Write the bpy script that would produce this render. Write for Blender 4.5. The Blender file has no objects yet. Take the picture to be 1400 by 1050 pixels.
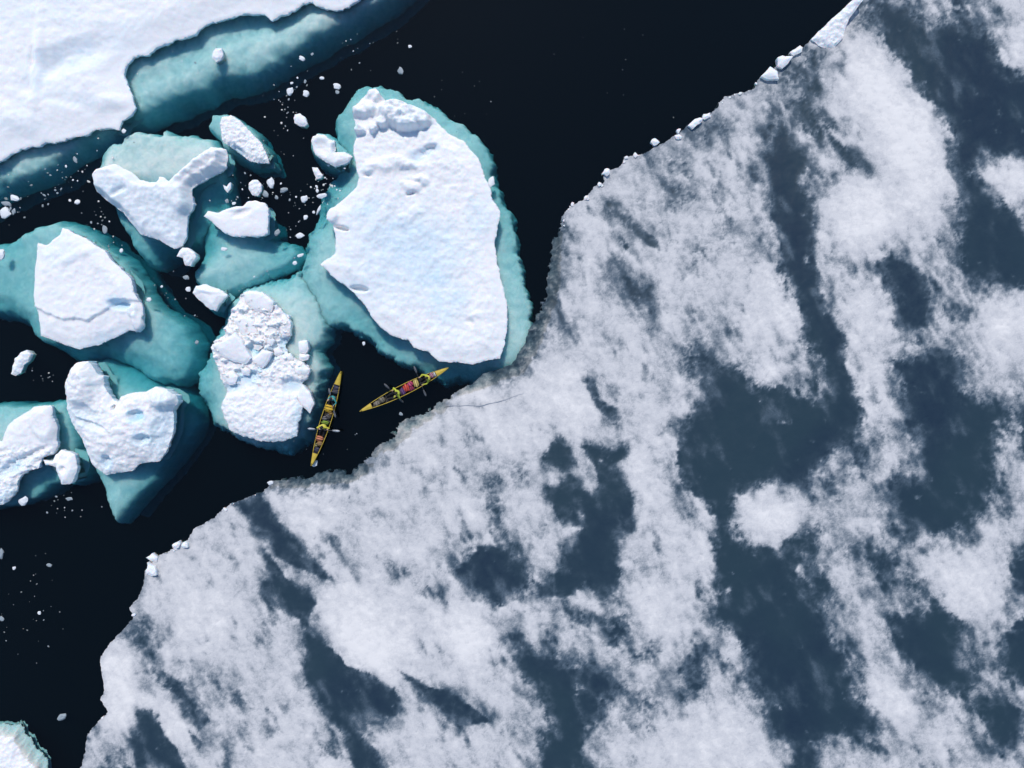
import bpy, math, random
import numpy as np
from mathutils import Vector, Matrix

# ------------------------------------------------------------------ camera, sky, sun, exposure
S = 0.048            # metres per photo pixel at the water line
CAM_H = 45.0
scene = bpy.context.scene
COL = scene.collection
cam_data = bpy.data.cameras.new("camera")
cam_data.sensor_width = 36.0
cam_data.lens = 36.0 * CAM_H / (1400 * S)
cam_data.clip_end = 2000.0
cam = bpy.data.objects.new("camera", cam_data)
cam.location = (0, 0, CAM_H)
COL.objects.link(cam)
scene.camera = cam

SUN_ELEV = math.radians(55)
SUN_FROM = Vector((-0.16, 1.0, 0)).normalized()         # horizontal direction towards the sun
world = bpy.data.worlds.new("World")
scene.world = world
world.use_nodes = True
wn = world.node_tree.nodes
wn.clear()
sky = wn.new("ShaderNodeTexSky")
sky.sky_type = 'NISHITA'
sky.sun_disc = False
sky.sun_elevation = SUN_ELEV
sky.sun_rotation = math.atan2(SUN_FROM.x, SUN_FROM.y)
sky.air_density = 1.0
sky.dust_density = 0.1
sky.ozone_density = 3.0
bg = wn.new("ShaderNodeBackground")
bg.inputs[1].default_value = 0.15
wo = wn.new("ShaderNodeOutputWorld")
world.node_tree.links.new(sky.outputs[0], bg.inputs[0])
world.node_tree.links.new(bg.outputs[0], wo.inputs[0])

sun_data = bpy.data.lights.new("sun", 'SUN')
sun_data.energy = 3.15
sun_data.angle = math.radians(0.5)
sun_data.color = (1.0, 0.94, 0.86)
sun = bpy.data.objects.new("sun", sun_data)
d = -(SUN_FROM * math.cos(SUN_ELEV) + Vector((0, 0, math.sin(SUN_ELEV))))
sun.rotation_euler = d.to_track_quat('-Z', 'Y').to_euler()
sun.location = (0, 30, 60)
COL.objects.link(sun)

scene.view_settings.view_transform = 'Standard'
scene.view_settings.look = 'None'
scene.view_settings.exposure = 0.0
scene.view_settings.gamma = 1.0
scene.cycles.max_bounces = 6
scene.cycles.diffuse_bounces = 3
scene.cycles.transparent_max_bounces = 12
scene.cycles.use_denoising = True
scene.cycles.caustics_reflective = False

random.seed(7)
RNG = np.random.default_rng(11)

# ------------------------------------------------------------------ numpy helpers
_perm = np.random.default_rng(5).permutation(512).astype(np.int64)
_ang = np.random.default_rng(6).uniform(0, 2 * np.pi, 512)
_gx, _gy = np.cos(_ang), np.sin(_ang)

def gnoise(x, y, seed=0):
    x = x + seed * 17.31
    y = y - seed * 9.77
    xi = np.floor(x).astype(np.int64)
    yi = np.floor(y).astype(np.int64)
    xf, yf = x - xi, y - yi
    u = xf * xf * xf * (xf * (xf * 6 - 15) + 10)
    v = yf * yf * yf * (yf * (yf * 6 - 15) + 10)
    def g(ix, iy, fx, fy):
        h = _perm[(_perm[(ix + seed * 31) & 511] + iy) & 511]
        return _gx[h] * fx + _gy[h] * fy
    a = g(xi, yi, xf, yf)
    b = g(xi + 1, yi, xf - 1, yf)
    c = g(xi, yi + 1, xf, yf - 1)
    e = g(xi + 1, yi + 1, xf - 1, yf - 1)
    return (a + u * (b - a) + v * ((c + u * (e - c)) - (a + u * (b - a)))) * 1.5

def fbm(x, y, octv=5, seed=0, gain=0.5):
    r = np.zeros_like(x)
    amp, f, tot = 1.0, 1.0, 0.0
    for o in range(octv):
        r += amp * gnoise(x * f, y * f, seed + o)
        tot += amp
        amp *= gain
        f *= 2.03
    return r / tot

def ridged(x, y, octv=4, seed=0):
    r = np.zeros_like(x)
    amp, f, tot = 1.0, 1.0, 0.0
    for o in range(octv):
        r += amp * (1 - np.abs(gnoise(x * f, y * f, seed + o)) * 2)
        tot += amp
        amp *= 0.5
        f *= 2.1
    return r / tot

def sstep(a, b, x):
    t = np.clip((x - a) / (b - a), 0, 1)
    return t * t * (3 - 2 * t)

def W(px, py, z=0.0):
    k = S * (CAM_H - z) / CAM_H
    return ((px - 700) * k, (525 - py) * k)

def poly_world(poly, z):
    return np.array([W(p[0], p[1], z) for p in poly])

def polysd(poly, X, Y):
    """signed distance to a closed polygon, positive inside"""
    d2 = np.full(X.shape, 1e18)
    ins = np.zeros(X.shape, bool)
    n = len(poly)
    for i in range(n):
        ax, ay = poly[i]
        bx, by = poly[(i + 1) % n]
        ex, ey = bx - ax, by - ay
        L2 = ex * ex + ey * ey + 1e-12
        wx, wy = X - ax, Y - ay
        t = np.clip((wx * ex + wy * ey) / L2, 0, 1)
        dx, dy = wx - t * ex, wy - t * ey
        np.minimum(d2, dx * dx + dy * dy, out=d2)
        if ay != by:
            c = ((ay > Y) != (by > Y)) & (X < ax + (Y - ay) * ex / (by - ay))
            ins ^= c
    d = np.sqrt(d2)
    return np.where(ins, d, -d)

def raw_mesh(name, V, quads, tris=None, attrs=None, smooth=True):
    me = bpy.data.meshes.new(name)
    V = np.asarray(V, np.float32)
    quads = np.asarray(quads, np.int32).reshape(-1, 4)
    tris = np.zeros((0, 3), np.int32) if tris is None else np.asarray(tris, np.int32).reshape(-1, 3)
    me.vertices.add(len(V))
    me.vertices.foreach_set("co", V.ravel())
    nl = quads.size + tris.size
    me.loops.add(nl)
    me.loops.foreach_set("vertex_index", np.concatenate([quads.ravel(), tris.ravel()]))
    me.polygons.add(len(quads) + len(tris))
    st = np.concatenate([np.arange(len(quads)) * 4, quads.size + np.arange(len(tris)) * 3]).astype(np.int32)
    me.polygons.foreach_set("loop_start", st)
    me.update(calc_edges=True)
    me.validate()
    me.polygons.foreach_set("use_smooth", np.full(len(me.polygons), smooth, bool))
    for k, a in (attrs or {}).items():
        at = me.attributes.new(k, 'FLOAT', 'POINT')
        at.data.foreach_set("value", np.asarray(a, np.float32))
    return me

def link(name, me, mat=None, parent=None):
    o = bpy.data.objects.new(name, me)
    COL.objects.link(o)
    if mat is not None:
        me.materials.append(mat)
    if parent is not None:
        o.parent = parent
    return o

def empty(name, loc=(0, 0, 0)):
    o = bpy.data.objects.new(name, None)
    o.location = loc
    o.empty_display_size = 0.3
    COL.objects.link(o)
    return o

def tag(o, label, cat, group=None):
    o["label"] = label
    o["category"] = cat
    if group:
        o["group"] = group
    return o

def heightfield(name, poly, z_ref, res, height, zbot, mat, parent=None, ragged=None, attr=None, origin=(0, 0), wall=0.06, taper=None, wall_attr=None, under=0.0, close=False):
    """Solid with outline poly (photo pixels seen at height z_ref). height(px,py,sd,X,Y)->z"""
    pw = poly_world(poly, z_ref)
    x0, y0 = pw.min(0) - 4 * res
    x1, y1 = pw.max(0) + 4 * res
    xs = np.arange(x0, x1, res)
    ys = np.arange(y0, y1, res)
    X, Y = np.meshgrid(xs, ys)
    sd = polysd(pw, X, Y)
    ty, tx = np.gradient(sd, res)
    tl = np.sqrt(tx * tx + ty * ty) + 1e-6
    if ragged is not None:
        sd = sd + ragged(X, Y)
    gy, gx = np.gradient(sd, res)
    gl = np.sqrt(gx * gx + gy * gy) + 1e-6
    gx, gy = gx / gl, gy / gl
    inside = sd > 0
    K = inside[:-1, :-1] | inside[1:, :-1] | inside[:-1, 1:] | inside[1:, 1:]
    mv = np.where(inside, 0, np.clip(-sd, 0, 1.4 * res))
    X2, Y2 = X + gx * mv, Y + gy * mv
    sdc = np.maximum(sd, 0)
    k = S * (CAM_H - z_ref) / CAM_H
    Z = height(700 + X2 / k, 525 - Y2 / k, sdc, X2, Y2)
    ny, nx = X.shape
    idx = np.arange(nx * ny).reshape(ny, nx)
    q = np.stack([idx[:-1, :-1], idx[:-1, 1:], idx[1:, 1:], idx[1:, :-1]], -1)[K]
    # boundary edges
    Kp = np.pad(K, 1)
    C = Kp[1:-1, 1:-1]
    E = []
    m = C & ~Kp[:-2, 1:-1]
    E.append(np.stack([idx[:-1, 1:][m], idx[:-1, :-1][m]], -1))
    m = C & ~Kp[2:, 1:-1]
    E.append(np.stack([idx[1:, :-1][m], idx[1:, 1:][m]], -1))
    m = C & ~Kp[1:-1, :-2]
    E.append(np.stack([idx[:-1, :-1][m], idx[1:, :-1][m]], -1))
    m = C & ~Kp[1:-1, 2:]
    E.append(np.stack([idx[1:, 1:][m], idx[:-1, 1:][m]], -1))
    E = np.concatenate(E)
    bv = np.unique(E)
    used = np.unique(q)
    remap = np.full(nx * ny, -1, np.int64)
    remap[used] = np.arange(len(used))
    P = np.stack([X2.ravel(), Y2.ravel(), Z.ravel()], -1)
    V = [P[used]]
    base = len(used)
    bm = np.full(nx * ny, -1, np.int64)
    bm[bv] = np.arange(len(bv))
    nb = len(bv)
    bx, by, bz = P[bv, 0], P[bv, 1], P[bv, 2]
    ngx, ngy = gx.ravel()[bv], gy.ravel()[bv]
    if taper:
        ngx, ngy = (tx / tl).ravel()[bv], (ty / tl).ravel()[bv]
    w1 = wall * (0.3 + gnoise(bx * 1.7, by * 1.7, 3) + 0.6 * gnoise(bx * 6, by * 6, 4))
    zw = np.minimum(-0.04, bz - 0.05)
    rings = [(bz, np.zeros(nb)), (bz * 0.45 + zw * 0.55, w1 * 0.6), (zw, w1), (np.minimum(zw - 0.1, zbot), w1 * 0 + wall * 1.5 + under)]
    if taper:
        rings = [(bz, np.zeros(nb))] + [(bz - dz, np.full(nb, off)) for dz, off in taper]
    for zz, off in rings:
        V.append(np.stack([bx + ngx * off, by + ngy * off, zz], -1))
    V = np.concatenate(V)
    faces = [remap[q]]
    ea, eb = bm[E[:, 0]], bm[E[:, 1]]
    for r in range(len(rings) - 1):
        o0, o1 = base + r * nb, base + (r + 1) * nb
        faces.append(np.stack([o0 + ea, o0 + eb, o1 + eb, o1 + ea], -1))
    F = np.concatenate(faces)
    if close:
        Vb = P[used].copy()
        Vb[:, 2] = V[base + (len(rings) - 1) * nb:, 2].min()
        F = np.concatenate([F, remap[q][:, ::-1] + len(V)])
        V = np.concatenate([V, Vb])
    attrs = {}
    if attr:
        for an, fn in attr.items():
            a = fn(700 + X2 / k, 525 - Y2 / k, sdc, X2, Y2).ravel()
            wa = a[bv] if wall_attr is None else np.maximum(a[bv], wall_attr)
            attrs[an] = np.concatenate([a[used]] + [wa] * len(rings) + ([a[used]] if close else []))
    V[:, 0] -= origin[0]
    V[:, 1] -= origin[1]
    me = raw_mesh(name, V, F, attrs=attrs)
    return link(name, me, mat, parent)

def bump(px, py, cx, cy, rx, ry, rot, h, soft=0.5):
    a = math.radians(rot)
    dx, dy = px - cx, py - cy
    u = (dx * math.cos(a) + dy * math.sin(a)) / rx
    v = (-dx * math.sin(a) + dy * math.cos(a)) / ry
    r = np.sqrt(u * u + v * v)
    return h * (1 - sstep(1 - soft, 1 + soft, r))

# ------------------------------------------------------------------ materials
def new_mat(name):
    m = bpy.data.materials.new(name)
    m.use_nodes = True
    nt = m.node_tree
    nt.nodes.clear()
    out = nt.nodes.new("ShaderNodeOutputMaterial")
    return m, nt, out

def N(nt, t, **kw):
    n = nt.nodes.new(t)
    for k, v in kw.items():
        if k.startswith("i_"):
            n.inputs[k[2:].replace("_", " ")].default_value = v
        else:
            setattr(n, k, v)
    return n

def noise(nt, scale, detail=4, rough=0.55, vec=None, dist=0.0):
    n = N(nt, "ShaderNodeTexNoise")
    n.inputs["Scale"].default_value = scale
    n.inputs["Detail"].default_value = detail
    n.inputs["Roughness"].default_value = rough
    n.inputs["Distortion"].default_value = dist
    if vec is not None:
        nt.links.new(vec, n.inputs["Vector"])
    return n.outputs["Fac"]

def math_node(nt, op, a, b=None, clamp=False):
    n = N(nt, "ShaderNodeMath", operation=op)
    n.use_clamp = clamp
    for i, v in enumerate((a, b)):
        if v is None:
            continue
        if isinstance(v, (int, float)):
            n.inputs[i].default_value = v
        else:
            nt.links.new(v, n.inputs[i])
    return n.outputs[0]

def ramp(nt, fac, stops):
    r = N(nt, "ShaderNodeValToRGB")
    els = r.color_ramp.elements
    while len(els) > 1:
        els.remove(els[-1])
    els[0].position = stops[0][0]
    els[0].color = (*stops[0][1], 1)
    for p, c in stops[1:]:
        e = els.new(p)
        e.color = (*c, 1)
    nt.links.new(fac, r.inputs[0])
    return r.outputs[0]

def mixc(nt, fac, a, b):
    n = N(nt, "ShaderNodeMix", data_type='RGBA')
    for sock, v in ((n.inputs[0], fac), (n.inputs[6], a), (n.inputs[7], b)):
        if isinstance(v, (int, float)):
            sock.default_value = v
        elif isinstance(v, tuple):
            sock.default_value = (*v, 1)
        else:
            nt.links.new(v, sock)
    return n.outputs[2]

def world_pos(nt):
    return N(nt, "ShaderNodeNewGeometry").outputs["Position"]

def attr_fac(nt, name):
    n = N(nt, "ShaderNodeAttribute")
    n.attribute_name = name
    return n.outputs["Fac"]

def principled(nt, out, color, rough=0.6, spec=0.3, normal=None):
    p = N(nt, "ShaderNodeBsdfPrincipled")
    if isinstance(color, tuple):
        p.inputs["Base Color"].default_value = (*color, 1)
    else:
        nt.links.new(color, p.inputs["Base Color"])
    if isinstance(rough, (int, float)):
        p.inputs["Roughness"].default_value = rough
    else:
        nt.links.new(rough, p.inputs["Roughness"])
    p.inputs["Specular IOR Level"].default_value = spec
    if normal is not None:
        nt.links.new(normal, p.inputs["Normal"])
    nt.links.new(p.outputs[0], out.inputs["Surface"])
    return p

def scatter_in(p, weight, radius, scale):
    p.inputs["Subsurface Weight"].default_value = weight
    p.inputs["Subsurface Radius"].default_value = radius
    p.inputs["Subsurface Scale"].default_value = scale

def bump_node(nt, h, strength, dist):
    b = N(nt, "ShaderNodeBump")
    b.inputs["Strength"].default_value = strength
    b.inputs["Distance"].default_value = dist
    nt.links.new(h, b.inputs["Height"])
    return b.outputs[0]

def mat_snow(name, base, melt_shade_col, bump_s=0.38):
    m, nt, out = new_mat(name)
    pos = world_pos(nt)
    n1 = noise(nt, 0.55, 5, 0.6, pos)
    n2 = noise(nt, 3.2, 6, 0.65, pos, 0.4)
    n3 = noise(nt, 14.0, 4, 0.7, pos)
    c = mixc(nt, math_node(nt, 'MULTIPLY', math_node(nt, 'SUBTRACT', n1, 0.40, True), 1.6, True), base, tuple(x * y for x, y in zip(base, (0.955, 0.975, 0.99))))
    c = mixc(nt, math_node(nt, 'MULTIPLY', math_node(nt, 'SUBTRACT', n3, 0.56, True), 1.2, True), c, tuple(x * 0.9 for x in base))
    c = mixc(nt, math_node(nt, 'MULTIPLY', attr_fac(nt, "melt"), 1.0, True), c, melt_shade_col)  # blue tint: meltwater, and on some floes painted shade
    h = math_node(nt, 'ADD', math_node(nt, 'MULTIPLY', n2, 0.7), math_node(nt, 'MULTIPLY', n3, 0.3))
    p = principled(nt, out, c, 0.75, 0.1, bump_node(nt, h, bump_s, 0.12))
    scatter_in(p, 1.0, (0.55, 0.85, 1.0), 0.15)
    return m

M_SNOW = mat_snow("snow", (0.83, 0.825, 0.825), (0.50, 0.70, 0.82))
M_ROUGH = mat_snow("rough_snow", (0.815, 0.81, 0.815), (0.45, 0.68, 0.80), 0.5)
M_BLOCK = mat_snow("block_snow", (0.85, 0.845, 0.845), (0.6, 0.75, 0.85), 0.22)

def mat_underice():
    m, nt, out = new_mat("submerged_ice")
    pos = world_pos(nt)
    n1 = noise(nt, 0.5, 4, 0.6, pos)
    n2 = noise(nt, 2.2, 5, 0.62, pos, 0.5)
    n3 = noise(nt, 1.1, 8, 0.72, pos, 1.0)
    c = mixc(nt, ramp(nt, n2, [(0.36, (0, 0, 0)), (0.6, (1, 1, 1))]), (0.70, 0.80, 0.82), (0.95, 0.96, 0.96))
    c = mixc(nt, ramp(nt, n3, [(0.50, (0, 0, 0)), (0.70, (0.8, 0.8, 0.8))]), c, (0.50, 0.66, 0.70))
    c = mixc(nt, math_node(nt, 'MULTIPLY', n1, 0.4), c, (0.86, 0.91, 0.92))
    p = principled(nt, out, c, 0.8, 0.0, bump_node(nt, n2, 0.12, 0.1))
    scatter_in(p, 1.0, (0.6, 0.9, 1.0), 0.8)
    return m
M_FOOT = mat_underice()

def mat_brash(name, col):
    m, nt, out = new_mat(name)
    pos = world_pos(nt)
    n = noise(nt, 9.0, 4, 0.6, pos)
    c = mixc(nt, n, tuple(x * 0.8 for x in col), col)
    principled(nt, out, c, 0.5, 0.3, bump_node(nt, n, 0.5, 0.05))
    return m
M_BRASH = mat_brash("brash_ice", (0.80, 0.82, 0.84))
M_BRASH_GREY = mat_brash("glassy_brash_ice", (0.30, 0.35, 0.38))

def mat_sheet():
    m, nt, out = new_mat("rotten_sea_ice")
    pos = world_pos(nt)
    a = attr_fac(nt, "snow")
    mp = N(nt, "ShaderNodeMapping")
    nt.links.new(pos, mp.inputs["Vector"])
    mp.inputs["Rotation"].default_value = (0, 0, math.radians(-62))
    mp.inputs["Scale"].default_value = (0.6, 1.15, 1)
    v = mp.outputs[0]
    n1 = noise(nt, 1.3, 9, 0.72, v, 0.6)
    n2 = noise(nt, 2.6, 10, 0.82, pos, 0.9)
    n3 = noise(nt, 11.0, 4, 0.8, pos, 0.3)
    amp = math_node(nt, 'ADD', 0.22, math_node(nt, 'MULTIPLY', a, 1.1, True))
    g = math_node(nt, 'MULTIPLY', math_node(nt, 'SUBTRACT', n1, 0.5), 0.42)
    g = math_node(nt, 'ADD', g, math_node(nt, 'MULTIPLY', math_node(nt, 'SUBTRACT', n2, 0.5), 0.62))
    g = math_node(nt, 'ADD', g, math_node(nt, 'MULTIPLY', math_node(nt, 'SUBTRACT', n3, 0.5), 0.30))
    s = math_node(nt, 'ADD', a, math_node(nt, 'MULTIPLY', g, amp))
    n4 = noise(nt, 3.4, 9, 0.72, v, 1.2)
    spk = math_node(nt, 'MULTIPLY', math_node(nt, 'SUBTRACT', n4, 0.60, True), 3.2, True)
    s = math_node(nt, 'SUBTRACT', s, math_node(nt, 'MULTIPLY', spk, 0.42))
    mr = N(nt, "ShaderNodeMapRange", interpolation_type='SMOOTHSTEP')
    nt.links.new(s, mr.inputs["Value"])
    mr.inputs["From Min"].default_value = 0.20
    mr.inputs["From Max"].default_value = 0.70
    mr.inputs["To Min"].default_value = 0.06
    mr.inputs["To Max"].default_value = 0.80
    s = math_node(nt, 'ADD', math_node(nt, 'MULTIPLY', s, 0.75), math_node(nt, 'MULTIPLY', mr.outputs[0], 0.25))
    c = ramp(nt, s, [(0.0, (0.013, 0.028, 0.050)), (0.14, (0.024, 0.045, 0.067)), (0.33, (0.080, 0.115, 0.150)), (0.55, (0.26, 0.285, 0.31)),
                     (0.75, (0.55, 0.545, 0.55)), (1.0, (0.75, 0.725, 0.70))])
    n0 = noise(nt, 0.09, 3, 0.5, pos)
    dark = math_node(nt, 'MULTIPLY', math_node(nt, 'SUBTRACT', 0.5, s, True), 1.6, True)
    c = mixc(nt, math_node(nt, 'MULTIPLY', dark, ramp(nt, n0, [(0.42, (0, 0, 0)), (0.6, (1, 1, 1))])), c, (0.024, 0.050, 0.066))
    r = math_node(nt, 'ADD', 0.35, math_node(nt, 'MULTIPLY', s, 0.45, True))
    hh = math_node(nt, 'ADD', math_node(nt, 'MULTIPLY', s, 0.5), math_node(nt, 'MULTIPLY', n2, 0.25))
    principled(nt, out, c, r, 0.2, bump_node(nt, hh, 0.55, 0.09))
    return m
M_SHEET = mat_sheet()

def mat_water():
    m, nt, out = new_mat("sea_water")
    pos = world_pos(nt)
    fr = N(nt, "ShaderNodeFresnel")
    fr.inputs["IOR"].default_value = 1.333
    tr = N(nt, "ShaderNodeBsdfTransparent")
    gl = N(nt, "ShaderNodeBsdfGlossy")
    gl.inputs["Roughness"].default_value = 0.0
    mx = N(nt, "ShaderNodeMixShader")
    nt.links.new(fr.outputs[0], mx.inputs[0])
    nt.links.new(tr.outputs[0], mx.inputs[1])
    nt.links.new(gl.outputs[0], mx.inputs[2])
    nt.links.new(mx.outputs[0], out.inputs["Surface"])
    va = N(nt, "ShaderNodeVolumeAbsorption")
    va.inputs["Color"].default_value = (0.0, 0.64, 0.70, 1)
    va.inputs["Density"].default_value = 0.71
    vs = N(nt, "ShaderNodeVolumeScatter")
    vs.inputs["Color"].default_value = (0.68, 0.62, 0.78, 1)
    vs.inputs["Density"].default_value = 0.011
    ad = N(nt, "ShaderNodeAddShader")
    nt.links.new(va.outputs[0], ad.inputs[0])
    nt.links.new(vs.outputs[0], ad.inputs[1])
    nt.links.new(ad.outputs[0], out.inputs["Volume"])
    return m
M_WATER = mat_water()

def mat_plain(name, col, rough=0.5, spec=0.4, var=0.2, scale=12.0, bumps=0.15):
    m, nt, out = new_mat(name)
    n = noise(nt, scale, 4, 0.6, N(nt, "ShaderNodeTexCoord").outputs["Object"])
    c = mixc(nt, n, tuple(x * (1 - var) for x in col), tuple(min(1, x * (1 + var * 0.5)) for x in col))
    principled(nt, out, c, rough, spec, bump_node(nt, n, bumps, 0.02))
    return m

# ------------------------------------------------------------------ sea
def box_mesh(name, x0, x1, y0, y1, z0, z1):
    V = [(x, y, z) for z in (z0, z1) for y in (y0, y1) for x in (x0, x1)]
    F = [(0, 2, 3, 1), (4, 5, 7, 6), (0, 1, 5, 4), (2, 6, 7, 3), (0, 4, 6, 2), (1, 3, 7, 5)]
    return raw_mesh(name, V, F, smooth=False)
sea = link("sea", box_mesh("sea", -260, 260, -260, 260, -22, 0), M_WATER)
sea["kind"] = "structure"
bed = link("seabed", box_mesh("seabed", -262, 262, -262, 262, -23.2, -22.2), mat_plain("dark_seabed", (0.02, 0.025, 0.03), 0.9, 0.0))
bed["kind"] = "structure"

# ------------------------------------------------------------------ outlines (photo pixels)
SHEET = [(1300,-190),(1178,-40),(1168,0),(1140,28),(1116,52),(1085,70),(1066,90),(1036,108),(1032,122),(1012,127),(990,132),(980,147),(972,155),(940,172),
 (925,185),(900,200),(872,212),(855,215),(850,226),(825,237),(826,250),(811,254),(797,274),(780,280),(771,294),(769,311),(754,331),(751,360),
 (748,400),(729,440),(717,471),(700,497),(660,512),(640,528),(620,540),(604,549),(600,553),(585,560),(575,568),(555,575),(540,590),(530,600),
 (512,615),(500,625),(487,640),(465,645),(440,645),(405,652),(369,660),(357,671),(317,689),(289,709),(266,723),(254,740),(237,751),(214,763),
 (199,780),(194,811),(177,831),(181,846),(157,874),(137,897),(143,943),(138,957),(147,973),(120,1003),(117,1027),(108,1050),(60,1240),(1620,1240),(1620,-190)]

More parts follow.
